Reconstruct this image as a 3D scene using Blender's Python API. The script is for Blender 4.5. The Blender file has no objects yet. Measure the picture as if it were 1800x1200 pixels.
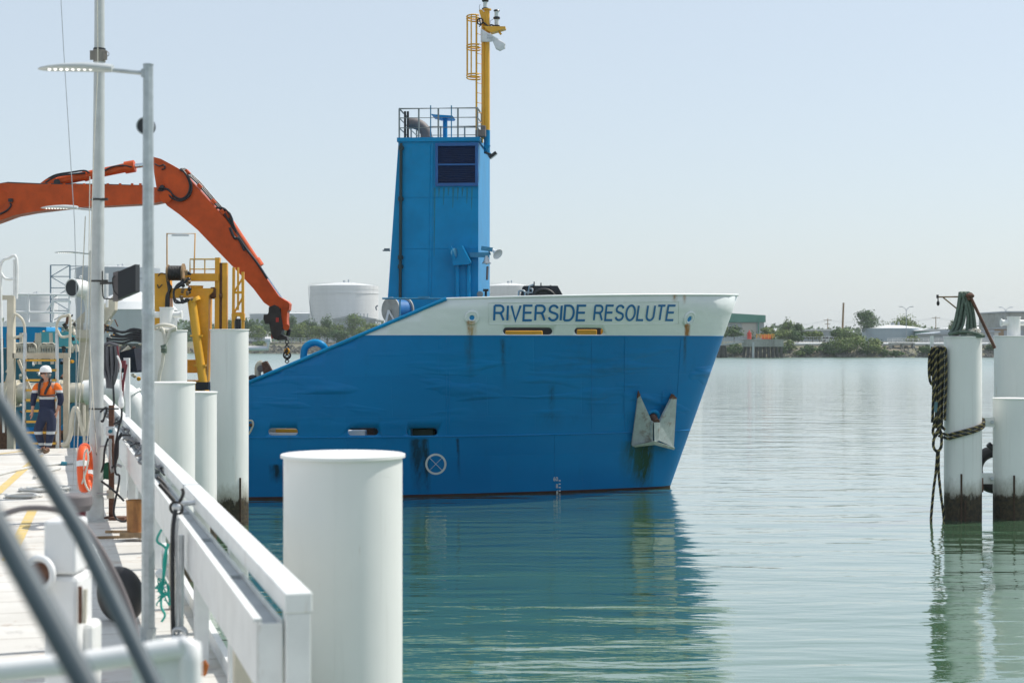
import bpy, bmesh, math, random
from mathutils import Vector, Matrix, noise
PI = math.pi
scene = bpy.context.scene
COL = scene.collection
# ------------------------------------------------------------------ camera
F, HZ, CX, H = 2800.0, 602.0, 900.0, 4.36      # focal length and horizon in pixels of the 1800 px photograph, eye height
cam = bpy.data.cameras.new('camera')
camo = bpy.data.objects.new('camera', cam); COL.objects.link(camo)
camo.location = (0, 0, H); camo.rotation_euler = (PI/2, 0, 0)
cam.sensor_width = 36; cam.lens = 36*F/1800; cam.shift_y = (HZ-600)/1800
cam.clip_start = .1; cam.clip_end = 8000
cam.dof.use_dof = True; cam.dof.focus_distance = 45; cam.dof.aperture_fstop = 2.8
scene.camera = camo
# ------------------------------------------------------------------ light
SUN_EL, SUN_AZ = math.radians(55), math.radians(66)   # azimuth clockwise from +Y
w = bpy.data.worlds.new('World'); scene.world = w; w.use_nodes = True
wn = w.node_tree.nodes; wl = w.node_tree.links
sky = wn.new('ShaderNodeTexSky'); sky.sky_type = 'NISHITA'; sky.sun_disc = False
sky.sun_elevation = SUN_EL; sky.sun_rotation = SUN_AZ
sky.altitude = 0; sky.air_density = 1.0; sky.dust_density = 1.5; sky.ozone_density = 1.5
tint = wn.new('ShaderNodeMix'); tint.data_type = 'RGBA'; tint.inputs[0].default_value = .76; tint.inputs[7].default_value = (2.68, 2.98, 3.24, 1)   # thin even summer haze veil over the clear sky
wl.new(sky.outputs[0], tint.inputs[6]); wl.new(tint.outputs[2], wn['Background'].inputs[0]); wn['Background'].inputs[1].default_value = .15
sl = bpy.data.lights.new('sun', 'SUN'); sl.energy = 2.85; sl.angle = math.radians(.53); sl.color = (1, .955, .88)
so = bpy.data.objects.new('sun', sl); COL.objects.link(so)
sdir = Vector((math.sin(SUN_AZ)*math.cos(SUN_EL), math.cos(SUN_AZ)*math.cos(SUN_EL), math.sin(SUN_EL)))
so.rotation_euler = sdir.to_track_quat('Z', 'Y').to_euler(); so.location = (30, 20, 60)
vs = scene.view_settings; vs.view_transform = 'Standard'; vs.look = 'None'; vs.gamma = 1; vs.exposure = 0.60
scene.cycles.max_bounces = 8; scene.cycles.use_denoising = True
# ------------------------------------------------------------------ helpers
def P(px, py, D): return Vector(((px-CX)/F*D, D, H-(py-HZ)/F*D))
def V(*a): return Vector(a)
WM = {}                                             # world matrices of things and parts
def wm(o): return WM.get(o.name, Matrix.Identity(4)) if o else Matrix.Identity(4)
def tag(o, label=None, cat=None, group=None, kind=None):
    if label: o['label'] = label
    if cat: o['category'] = cat
    if group: o['group'] = group
    if kind: o['kind'] = kind
    return o
def thing(name, loc, label, cat, group=None, rz=0):
    o = bpy.data.objects.new(name, None); COL.objects.link(o); o.empty_display_size = .2
    o.location = loc; o.rotation_euler = (0, 0, rz)
    WM[o.name] = Matrix.Translation(Vector(loc)) @ Matrix.Rotation(rz, 4, 'Z')
    return tag(o, label, cat, group)
class MB:
    def __init__(s): s.v = []; s.f = []; s.m = []; s.s = []
    def add(s, vs, fs, mi=0, sm=False):
        b = len(s.v); s.v += [Vector(q) for q in vs]
        for f in fs: s.f.append([b+i for i in f]); s.m.append(mi); s.s.append(sm)
        return s
    def box(s, c, size, rz=0, M=None, mi=0):
        x, y, z = [q/2 for q in size]
        R = M if M is not None else Matrix.Rotation(rz, 3, 'Z')
        vs = [Vector(c)+R@Vector(p) for p in ((-x,-y,-z),(x,-y,-z),(x,y,-z),(-x,y,-z),(-x,-y,z),(x,-y,z),(x,y,z),(-x,y,z))]
        return s.add(vs, [(0,3,2,1),(4,5,6,7),(0,1,5,4),(1,2,6,5),(2,3,7,6),(3,0,4,7)], mi)
    def bar(s, a, b, w, h, mi=0):                    # square bar between two points
        a, b = Vector(a), Vector(b); d = b-a
        if d.length < 1e-6: return s
        z = d.normalized(); up = Vector((0,0,1)) if abs(z.z) < .9 else Vector((0,1,0))
        x = z.cross(up).normalized(); y = x.cross(z)
        vs = [p+x*sx*w/2+y*sy*h/2 for p in (a, b) for sx, sy in ((-1,-1),(1,-1),(1,1),(-1,1))]
        return s.add(vs, [(0,1,2,3),(7,6,5,4),(0,4,5,1),(1,5,6,2),(2,6,7,3),(3,7,4,0)], mi)
    def cyl(s, a, b, r0, r1=None, n=16, mi=0, caps=True, rot=0):
        a, b = Vector(a), Vector(b); r1 = r0 if r1 is None else r1
        z = (b-a).normalized(); up = Vector((0,0,1)) if abs(z.z) < .9 else Vector((0,1,0))
        x = z.cross(up).normalized(); y = z.cross(x)
        ring = lambda p, r: [p+(x*math.cos(2*PI*i/n+rot)+y*math.sin(2*PI*i/n+rot))*r for i in range(n)]
        A, B = ring(a, r0), ring(b, r1)
        s.add(A+B, [(i, (i+1) % n, n+(i+1) % n, n+i) for i in range(n)], mi, n > 8)
        if caps: s.add(A, [list(range(n))[::-1]], mi); s.add(B, [list(range(n))], mi)
        return s
    def tube(s, pts, r, n=8, mi=0, closed=False, sub=0, caps=True):
        pts = [Vector(p) for p in pts]
        if sub: pts = catmull(pts, sub, closed)
        N = len(pts); rr = r if isinstance(r, (list, tuple)) else [r]*N
        if len(rr) != N: rr = [rr[0]+(rr[-1]-rr[0])*i/(N-1) for i in range(N)]
        t0 = (pts[1]-pts[0]).normalized()
        up = Vector((0,0,1)) if abs(t0.z) < .9 else Vector((0,1,0))
        x = t0.cross(up).normalized(); vs = []
        for i, p in enumerate(pts):
            if closed: t = (pts[(i+1) % N]-pts[i-1])
            else: t = pts[min(i+1, N-1)]-pts[max(i-1, 0)]
            if t.length < 1e-9: t = t0
            t = t.normalized(); x = (x-t*x.dot(t))
            x = x.normalized() if x.length > 1e-6 else t.orthogonal().normalized()
            y = t.cross(x)
            vs += [p+(x*math.cos(2*PI*k/n)+y*math.sin(2*PI*k/n))*rr[i] for k in range(n)]
        fs = []
        for i in range(N if closed else N-1):
            j = (i+1) % N
            fs += [(i*n+k, i*n+(k+1) % n, j*n+(k+1) % n, j*n+k) for k in range(n)]
        s.add(vs, fs, mi, True)
        if not closed and caps: s.add(vs[:n], [list(range(n))[::-1]], mi); s.add(vs[-n:], [list(range(n))], mi)
        return s
    def prism(s, pts, vec, mi=0):                    # polygon extruded along vec (centred)
        pts = [Vector(p) for p in pts]; vec = Vector(vec); n = len(pts)
        A = [p-vec/2 for p in pts]; B = [p+vec/2 for p in pts]
        s.add(A, [list(range(n))[::-1]], mi); s.add(B, [list(range(n))], mi)
        return s.add(A+B, [(i, (i+1) % n, n+(i+1) % n, n+i) for i in range(n)], mi)
    def lathe(s, o, prof, n=32, mi=0, axis=None, sm=True, a0=0, a1=2*PI):
        o = Vector(o); R = Matrix.Identity(3) if axis is None else Vector((0,0,1)).rotation_difference(Vector(axis)).to_matrix()
        full = abs(a1-a0-2*PI) < 1e-6; m = n if full else n+1
        for (r0, z0), (r1, z1) in zip(prof, prof[1:]):
            vs = [o+R@Vector((r*math.cos(a0+(a1-a0)*i/n), r*math.sin(a0+(a1-a0)*i/n), z)) for r, z in ((r0, z0), (r1, z1)) for i in range(m)]
            s.add(vs, [(i, (i+1) % m, m+(i+1) % m, m+i) for i in range(n)], mi, sm)
        return s
    def ball(s, c, r, sc=(1,1,1), n=12, mi=0, R=None):
        c = Vector(c); R = R or Matrix.Identity(3); vs = []; h = n//2
        for j in range(h+1):
            for i in range(n):
                th = PI*j/h; ph = 2*PI*i/n
                vs.append(c+R@Vector((r*sc[0]*math.sin(th)*math.cos(ph), r*sc[1]*math.sin(th)*math.sin(ph), r*sc[2]*math.cos(th))))
        return s.add(vs, [(j*n+i, (j+1)*n+i, (j+1)*n+(i+1) % n, j*n+(i+1) % n) for j in range(h) for i in range(n)], mi, True)
    def torus(s, c, R_, r, axis=(0,0,1), n=32, k=10, mi=0, a0=0, a1=2*PI, xax=None):
        q = Vector((0,0,1)).rotation_difference(Vector(axis)).to_matrix(); full = abs(a1-a0-2*PI) < 1e-6
        return s.tube([Vector(c)+q@Vector((R_*math.cos(a0+(a1-a0)*i/n), R_*math.sin(a0+(a1-a0)*i/n), 0)) for i in range(n if full else n+1)], r, k, mi, full)
    def mesh(s, name, inv=None):
        me = bpy.data.meshes.new(name)
        vs = [inv@q for q in s.v] if inv is not None else s.v
        me.from_pydata([tuple(q) for q in vs], [], s.f)
        me.polygons.foreach_set('material_index', s.m); me.polygons.foreach_set('use_smooth', s.s)
        me.update(); return me
    def build(s, name, mats, parent=None, bevel=0, local=False, label=None, cat=None, group=None, kind=None, loc=None, fix=True):
        if not isinstance(mats, (list, tuple)): mats = [mats]
        if parent is None:
            xs = [q.x for q in s.v]; ys = [q.y for q in s.v]; zs = [q.z for q in s.v]
            L = Vector(loc) if loc is not None else Vector(((min(xs)+max(xs))/2, (min(ys)+max(ys))/2, min(zs)))
            me = s.mesh(name, Matrix.Translation(-L))
        else: L = None; me = s.mesh(name, None if local else wm(parent).inverted())
        for m_ in mats: me.materials.append(m_)
        if fix and len(s.f) < 60000:
            bm = bmesh.new(); bm.from_mesh(me); bmesh.ops.recalc_face_normals(bm, faces=bm.faces); bm.to_mesh(me); bm.free()
        o = bpy.data.objects.new(name, me); COL.objects.link(o)
        if parent is None: o.location = L; WM[o.name] = Matrix.Translation(L)
        else: o.parent = parent; WM[o.name] = wm(parent).copy()
        if bevel:
            b = o.modifiers.new('bevel', 'BEVEL'); b.width = bevel; b.segments = 2; b.limit_method = 'ANGLE'; b.angle_limit = math.radians(40)
        return tag(o, label, cat, group, kind)
def catmull(pts, k, closed=False):
    N = len(pts); out = []
    g = (lambda i: pts[i % N]) if closed else (lambda i: pts[max(0, min(N-1, i))])
    for i in range(N if closed else N-1):
        a, b, c, d = g(i-1), g(i), g(i+1), g(i+2)
        for j in range(k):
            t = j/k
            out.append(.5*((2*b)+(c-a)*t+(2*a-5*b+4*c-d)*t*t+(3*b-a-3*c+d)*t**3))
    if not closed: out.append(pts[-1])
    return out
def dup(root, loc, label=None, group=None, rz=None):
    def cp(o, par):
        c = o.copy(); COL.objects.link(c)
        if par is not None: c.parent = par
        for ch in [q for q in bpy.data.objects if q.parent == o and q is not c]: cp(ch, c)
        return c
    r = cp(root, None); r.location = loc
    if rz is not None: r.rotation_euler = (0, 0, rz)
    if label: r['label'] = label
    if group: r['group'] = group
    return r
# ------------------------------------------------------------------ materials
class NT:
    def __init__(s, m): s.t = m.node_tree; s.n = s.t.nodes; s.l = s.t.links
    def put(s, sock, v):
        if isinstance(v, bpy.types.NodeSocket): s.l.new(v, sock)
        else: sock.default_value = v
    def math(s, op, a, b=0., c=None, clamp=False):
        n = s.n.new('ShaderNodeMath'); n.operation = op; n.use_clamp = clamp
        s.put(n.inputs[0], a); s.put(n.inputs[1], b)
        if c is not None: s.put(n.inputs[2], c)
        return n.outputs[0]
    def mix(s, fac, a, b, mode='MIX'):
        n = s.n.new('ShaderNodeMix'); n.data_type = 'RGBA'; n.blend_type = mode; n.clamp_factor = True
        f = lambda q: (*q, 1) if isinstance(q, tuple) and len(q) == 3 else q
        s.put(n.inputs[0], fac); s.put(n.inputs[6], f(a)); s.put(n.inputs[7], f(b)); return n.outputs[2]
    def coord(s, kind='Object'): return s.n.new('ShaderNodeTexCoord').outputs[kind] if kind != 'World' else s.n.new('ShaderNodeNewGeometry').outputs['Position']
    def map(s, v, sc=(1,1,1), loc=(0,0,0), rot=(0,0,0)):
        n = s.n.new('ShaderNodeMapping'); s.l.new(v, n.inputs[0]); n.inputs['Scale'].default_value = sc
        n.inputs['Location'].default_value = loc; n.inputs['Rotation'].default_value = rot; return n.outputs[0]
    def noise(s, v, scale, detail=3, rough=.5, dist=0):
        n = s.n.new('ShaderNodeTexNoise'); s.l.new(v, n.inputs['Vector']); n.inputs['Scale'].default_value = scale
        n.inputs['Detail'].default_value = detail; n.inputs['Roughness'].default_value = rough; n.inputs['Distortion'].default_value = dist
        return n.outputs[0]
    def ramp(s, f, lo, hi):                          # linear 0..1 between lo and hi
        n = s.n.new('ShaderNodeMapRange'); s.put(n.inputs[0], f); n.inputs[1].default_value = lo; n.inputs[2].default_value = hi
        return n.outputs[0]
    def xyz(s, v):
        n = s.n.new('ShaderNodeSeparateXYZ'); s.l.new(v, n.inputs[0]); return n.outputs
    def bump(s, h, strength=.3, dist=.01, normal=None):
        n = s.n.new('ShaderNodeBump'); n.inputs['Strength'].default_value = strength; n.inputs['Distance'].default_value = dist
        s.l.new(h, n.inputs['Height'])
        if normal is not None: s.l.new(normal, n.inputs['Normal'])
        return n.outputs[0]
def newmat(name):
    m = bpy.data.materials.new(name); m.use_nodes = True
    return m, NT(m), m.node_tree.nodes['Principled BSDF']
def mat(name, col, rough=.5, metal=0., var=.12, sc=4., dirt=None, amt=.35, dsc=3., streak=True, bump=.0, bsc=30., spec=.5, coat=0):
    m, t, b = newmat(name); co = t.coord()
    n1 = t.noise(co, sc, 4, .6)
    dark = tuple(c*(1-var) for c in col); lite = tuple(min(1, c*(1+var)) for c in col)
    c = t.mix(t.ramp(n1, .3, .7), dark, lite)
    if dirt:
        v = t.map(co, (1, 1, .18) if streak else (1, 1, 1))
        n2 = t.noise(v, dsc, 6, .65)
        c = t.mix(t.ramp(n2, .75-amt*.5, .92-amt*.4), c, dirt)
    b.inputs['Roughness'].default_value = rough; b.inputs['Metallic'].default_value = metal
    t.l.new(c, b.inputs['Base Color']); b.inputs['Specular IOR Level'].default_value = spec
    if coat: b.inputs['Coat Weight'].default_value = coat; b.inputs['Coat Roughness'].default_value = .15
    t.l.new(t.ramp(t.noise(co, sc*2.3, 3), -.6, 1.6), b.inputs['Roughness']) if False else None
    if bump: t.l.new(t.bump(t.noise(co, bsc, 4), bump, .02), b.inputs['Normal'])
    return m
RUST = (.16, .055, .02)
M_white = mat('white_paint', (.76, .77, .75), .42, var=.08, dirt=(.40, .30, .20), amt=.24, dsc=5)
M_white2 = mat('clean_white_paint', (.78, .78, .77), .42, var=.05)
M_cream = mat('weathered_cream_paint', (.56, .52, .42), .5, dirt=RUST, amt=.24, dsc=5)
M_galv = mat('galvanised_steel', (.42, .46, .47), .42, .55, var=.16, sc=14)
M_gpole = mat('flagpole_paint', (.50, .52, .51), .4, .15, var=.1, sc=6, dirt=(.3, .28, .25), amt=.2)
M_gdark = mat('dark_grey_rail', (.075, .10, .115), .5, 0, var=.1, spec=.35)
M_strip = mat('dark_rust_strip', (.06, .035, .022), .85, var=.4, sc=20)
M_orange = mat('orange_paint', (.62, .085, .010), .42, var=.16, sc=2.5, dirt=(.16, .045, .025), amt=.26, dsc=3, spec=.3)
M_yellow = mat('yellow_paint', (.78, .36, .015), .4, var=.12, sc=3, dirt=(.3, .12, .03), amt=.2, dsc=4)
M_mast = mat('mast_yellow_paint', (.78, .40, .03), .4, var=.06, dirt=(.45, .2, .05), amt=.08)
M_tread = mat('yellow_tread', (.62, .34, .04), .6, dirt=RUST, amt=.3, dsc=8)
M_blue2 = mat('light_blue_paint', (.0, .235, .50), .42, var=.12, sc=1.4, dirt=(.0, .17, .24), amt=.24, dsc=2, spec=.22)
M_bluerail = mat('blue_rail_paint', (.04, .22, .36), .5, var=.1)
M_railgrey = mat('grey_rail_paint', (.22, .25, .26), .5, var=.1)
M_teal = mat('teal_paint', (.02, .17, .23), .45, var=.15, dirt=(.05, .05, .05), amt=.25)
M_black = mat('black_rubber', (.018, .018, .02), .55, var=.3)
M_bpaint = mat('black_paint', (.012, .014, .018), .35, var=.2)
M_grease = mat('dark_grease', (.03, .028, .026), .5, var=.4)
M_rust = mat('rusty_steel', (.13, .06, .036), .8, var=.4, sc=20, dirt=(.04, .02, .015), amt=.4)
M_greyp = mat('grey_paint', (.35, .38, .40), .5, var=.1, dirt=(.2, .18, .15), amt=.2)
M_pipegrey = mat('exhaust_grey', (.17, .15, .15), .6, var=.2)
M_silver = mat('silver_metal', (.55, .57, .58), .35, .7, var=.15, sc=10)
M_rod = mat('chrome_rod', (.62, .68, .72), .18, .9, var=.05)
M_dred = mat('maroon_paint', (.16, .02, .03), .5, var=.2)
M_wood = mat('old_timber', (.30, .20, .11), .8, var=.3, sc=10, dirt=(.1, .07, .05), amt=.4)
M_ropew = mat('pale_rope', (.62, .60, .52), .9, var=.15, sc=40, dirt=(.3, .28, .2), amt=.3, streak=False)
M_ropeg = mat('green_rope', (.13, .17, .135), .85, var=.35, sc=25, dirt=(.05, .07, .05), amt=.4, dsc=10, streak=False)
M_ropey = mat('yellow_strand', (.27, .22, .09), .85, var=.3, sc=40)
M_ropek = mat('black_strand', (.02, .02, .02), .85, var=.3)
M_ropet = mat('turquoise_rope', (.02, .40, .32), .7, var=.2)
M_glass = mat('lamp_glass', (.6, .65, .66), .1, var=.1)
M_conc = mat('far_concrete', (.32, .33, .31), .85, var=.2, sc=.7, dirt=(.12, .12, .1), amt=.4, dsc=.5)
M_farwhite = mat('far_white', (.66, .67, .67), .6, var=.06, sc=.1)
M_fargrey = mat('far_grey', (.34, .38, .42), .6, var=.1, sc=.2)
M_fargreen = mat('far_green_cladding', (.07, .24, .19), .6, var=.08, sc=.2)
# ------------------------------------------------------------------ water
def water():
    mb = MB(); xs = [-2400, -900, -200, 200, 900, 2400]; ys = [-300, 0, 60, 200, 700, 1680]
    vs = [(x, y, 0) for y in ys for x in xs]; n = len(xs)
    mb.add(vs, [(j*n+i, j*n+i+1, (j+1)*n+i+1, (j+1)*n+i) for j in range(len(ys)-1) for i in range(n-1)])
    m, t, b = newmat('river_water'); co = t.coord('World')
    b.inputs['IOR'].default_value = 1.4; b.inputs['Roughness'].default_value = .04
    b.inputs['Coat Weight'].default_value = 1; b.inputs['Coat IOR'].default_value = 1.45
    ln_ = t.n.new('ShaderNodeVectorMath'); ln_.operation = 'LENGTH'; t.l.new(co, ln_.inputs[0]); far = t.ramp(ln_.outputs['Value'], 60, 420)
    rgh = t.math('ADD', .035, t.math('MULTIPLY', far, .26)); t.l.new(rgh, b.inputs['Roughness']); t.l.new(rgh, b.inputs['Coat Roughness'])
    big = t.noise(t.map(co, (.05, .02, 1)), 1, 2)
    c = t.mix(t.ramp(big, .3, .7), (.056, .145, .078), (.088, .162, .086)); t.l.new(c, b.inputs['Base Color'])
    n1 = t.noise(t.map(co, (.55, 1.5, 1), rot=(0, 0, .12)), 1.0, 3, .55, .35)
    n2 = t.noise(t.map(co, (1.6, 5., 1), rot=(0, 0, -.1)), 1.0, 3, .5, .2)
    n3 = t.noise(t.map(co, (.12, .3, 1), rot=(0, 0, .3)), 1.0, 2, .5, 0)
    patch = t.ramp(t.noise(t.map(co, (.05, .10, 1)), 1, 2), .35, .65)
    h = t.math('ADD', t.math('MULTIPLY', n1, .045), t.math('MULTIPLY', t.math('MULTIPLY', n2, .013), t.math('ADD', .5, patch)))
    n4 = t.noise(t.map(co, (.30, 1.0, 1), rot=(0, 0, -.06)), 1.0, 2, .45, .5)
    h = t.math('ADD', h, t.math('ADD', t.math('MULTIPLY', n3, .13), t.math('MULTIPLY', n4, .10)))
    bn = t.n.new('ShaderNodeBump'); bn.inputs['Strength'].default_value = .42; bn.inputs['Distance'].default_value = 1.0
    t.l.new(h, bn.inputs['Height']); t.l.new(bn.outputs[0], b.inputs['Normal']); t.l.new(bn.outputs[0], b.inputs['Coat Normal'])
    mb.build('water', m, kind='structure', loc=(0, 0, 0))
water()
# ------------------------------------------------------------------ far bank: ground, rocks, road
BANK = [(-900, 700), (-400, 660), (0, 650), (437, 640), (800, 590), (1150, 500), (1270, 472), (1370, 468), (1600, 470), (1800, 462), (2300, 455), (3000, 450)]
def bankD(px):
    for (a, da), (b, db) in zip(BANK, BANK[1:]):
        if px <= b: return da+(db-da)*(px-a)/(b-a)
    return BANK[-1][1]
def ground_pt(px, dD, z):
    D = bankD(px)+dD; return Vector(((px-CX)/F*D, D, z))
def far_bank():
    mb = MB(); prof = [(-6, -1.2), (0, 0), (3, .8), (7, 2.4), (12, 3.4), (22, 4.3), (60, 4.6), (200, 4.8), (1000, 5)]
    pxs = list(range(-900, 3001, 30)); n = len(pxs); vs = []
    for dD, z in prof:
        for px in pxs:
            j = noise.noise(Vector((px*.02, dD*.1, 0))); vs.append(ground_pt(px, dD+(j*3 if dD < 30 else 0), z+(j*.5 if 0 < dD < 30 else 0)))
    mb.add(vs, [(j*n+i, j*n+i+1, (j+1)*n+i+1, (j+1)*n+i) for j in range(len(prof)-1) for i in range(n-1)], 0, True)
    m, t, b = newmat('dry_bank_ground'); co = t.coord('World')
    c = t.mix(t.ramp(t.noise(co, .12, 5, .6), .35, .65), (.19, .155, .11), (.09, .12, .045))
    c = t.mix(t.ramp(t.noise(co, .6, 4, .6), .4, .7), c, (.22, .20, .15)); t.l.new(c, b.inputs['Base Color']); b.inputs['Roughness'].default_value = .95
    mb.build('far_bank_ground', m, kind='structure', loc=(0, 600, 0))
    rd = MB(); dd = [(24, 4.75), (33, 4.8)]; vs = [ground_pt(px, a, z+.15) for a, z in dd for px in pxs]
    rd.add(vs, [(i, i+1, n+i+1, n+i) for i in range(n-1)])
    rd.build('far_road', mat('far_road_surface', (.30, .29, .28), .9, var=.1, sc=.2), kind='structure')
    rng = random.Random(5); rk = MB()
    for i in range(2600):
        px = rng.uniform(380, 680) if i % 3 == 0 else rng.uniform(1240, 1800) if i % 3 == 1 else rng.uniform(150, 1800)
        a = rng.uniform(-1.5, 9); z = max(-.2, a*.33)
        c = ground_pt(px, a, z+rng.uniform(-.1, .3)); s = rng.uniform(.35, 1.0)
        R = Matrix.Rotation(rng.uniform(0, 6), 3, 'Z') @ Matrix.Rotation(rng.uniform(-.6, .6), 3, 'X')
        vv = [c+R@Vector((x*s*rng.uniform(.6, 1.1), y*s*rng.uniform(.6, 1.1), q*s*rng.uniform(.4, .8))) for x in (-.5, .5) for y in (-.5, .5) for q in (-.5, .5)]
        rk.add(vv, [(0,1,3,2),(4,6,7,5),(0,4,5,1),(2,3,7,6),(0,2,6,4),(1,5,7,3)], 0)
    mr = mat('bank_rock', (.15, .145, .13), .9, var=.5, sc=.5)
    rk.build('rock_revetment', mr, kind='stuff', label='loose grey rocks lining the far river bank', cat='rocks', fix=False)
far_bank()
def hills():
    mb = MB(); pts = []
    for i in range(121):
        px = -600+i*28; D = 1480; z = 5+.5*max(0, 26*noise.noise(Vector((px*.0026, 3.1, 0)))+(30 if px < 700 else 6))+4*noise.noise(Vector((px*.02, 0, 5)))
        pts.append((px, D, z))
    vs = []
    for dD, f in ((-120, 0), (-60, .6), (0, 1), (120, 0)):
        vs += [Vector(((px-CX)/F*D, D+dD, 2+(z-2)*f)) for px, D, z in pts]
    n = len(pts); mb.add(vs, [(j*n+i, j*n+i+1, (j+1)*n+i+1, (j+1)*n+i) for j in range(3) for i in range(n-1)], 0, True)
    mb.build('distant_hills', mat('hill_woods', (.05, .08, .055), .95, var=.35, sc=.01), kind='structure', loc=(0, 1480, 0))
hills()
# ------------------------------------------------------------------ trees and bushes of the far bank
def leaf_mat(name, a, b_):
    m, t, b = newmat(name); co = t.coord()
    g = t.n.new('ShaderNodeObjectInfo')
    c = t.mix(t.ramp(t.noise(co, .55, 3, .6), .35, .65), a, b_)
    c = t.mix(t.ramp(t.noise(co, 3.5, 2, .6), .4, .75), c, tuple(q*1.5 for q in b_))
    t.l.new(c, b.inputs['Base Color']); b.inputs['Roughness'].default_value = .75; b.inputs['Specular IOR Level'].default_value = .25
    return m
L_dark = leaf_mat('dark_foliage', (.022, .05, .014), (.055, .10, .024))
L_mid = leaf_mat('olive_foliage', (.05, .085, .02), (.13, .17, .04))
L_light = leaf_mat('bright_foliage', (.06, .10, .03), (.12, .17, .05))
M_bark = mat('bark', (.12, .10, .08), .9, var=.3)
def crown_mesh(w, h, seed, n=1300, lobes=9, leaf=.42, lowfrac=.15):
    rng = random.Random(seed); mb = MB(); L = []
    for i in range(lobes):
        a = rng.uniform(0, 2*PI); rr = rng.uniform(0, .62)
        z = rng.uniform(lowfrac, .80)
        shrink = math.sqrt(max(.15, 1-(abs(z-.45)/.62)**2))
        L.append((Vector((math.cos(a)*rr*w/2*shrink, math.sin(a)*rr*w/2*shrink, z*h)), rng.uniform(.16, .28)*w, rng.uniform(.13, .2)*h))
    L[0] = (Vector((rng.uniform(-.06, .06)*w, 0, .66*h)), .27*w, .34*h); L[1] = (Vector((rng.uniform(-.14, -.05)*w, 0, .5*h)), .36*w, .34*h); L[2] = (Vector((.12*w, 0, .42*h)), .36*w, .32*h)
    for i in range(n):
        c, r, rh = L[i % lobes]
        d = Vector((rng.gauss(0, 1), rng.gauss(0, 1), rng.gauss(0, 1))).normalized()
        q = rng.uniform(.55, 1.08)
        p = c+Vector((d.x*r*q, d.y*r*q, d.z*rh*q)); p.z = max(p.z, .1)
        s = leaf*rng.uniform(.5, 1.2); nn = (d+Vector((rng.uniform(-.7, .7), rng.uniform(-.7, .7), rng.uniform(-.3, .9)))).normalized()
        x = nn.orthogonal().normalized(); x = Matrix.Rotation(rng.uniform(0, 6), 3, nn)@x; y = nn.cross(x)
        mb.add([p-x*s-y*s*.3, p+y*s*.55, p+x*s-y*s*.2, p-y*s*.6], [(0, 1, 2, 3)])
    return mb
CR = {}
def tree(px, dD, topy, wpx, label, cat='tree', lm=None, seed=0, trunk=.28, name='bank_tree', leaf=.42, lobes=9, group='trees and bushes along the far bank'):
    base = ground_pt(px, dD, 0); D = base.y
    base.z = 4.4 if dD > 14 else max(.15, dD*.3)
    top = H+(HZ-topy)/F*D; h = (top-base.z)*1.06; w = wpx/F*D*1.3
    t = thing(name, base, label, cat, group)
    ch = h*(1-trunk*.75)
    mb = crown_mesh(w, ch, seed, n=int(min(2600, 260+w*ch*14)), lobes=lobes+int(w/4), leaf=leaf)
    c = mb.build('crown', lm or L_mid, t, local=True, fix=False); c.location.z = h-ch
    tr = MB(); rng = random.Random(seed+9); r = .035*h
    tr.tube([(0, 0, -.3), (r*.6, 0, h*.25), (rng.uniform(-.4, .4), .1, h*.55), (0, 0, h*.8)], [r, r*.25], 7, sub=3)
    for k in range(4):
        a = k*1.6+rng.uniform(0, .5); tr.tube([(0, 0, h*(.2+.08*k)), (math.cos(a)*w*.18, math.sin(a)*w*.18, h*(.4+.08*k)), (math.cos(a)*w*.3, math.sin(a)*w*.3, h*(.55+.07*k))], [r*.5, r*.12], 5, sub=2)
    tr.build('trunk', M_bark, t, local=True)
    return t
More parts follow.
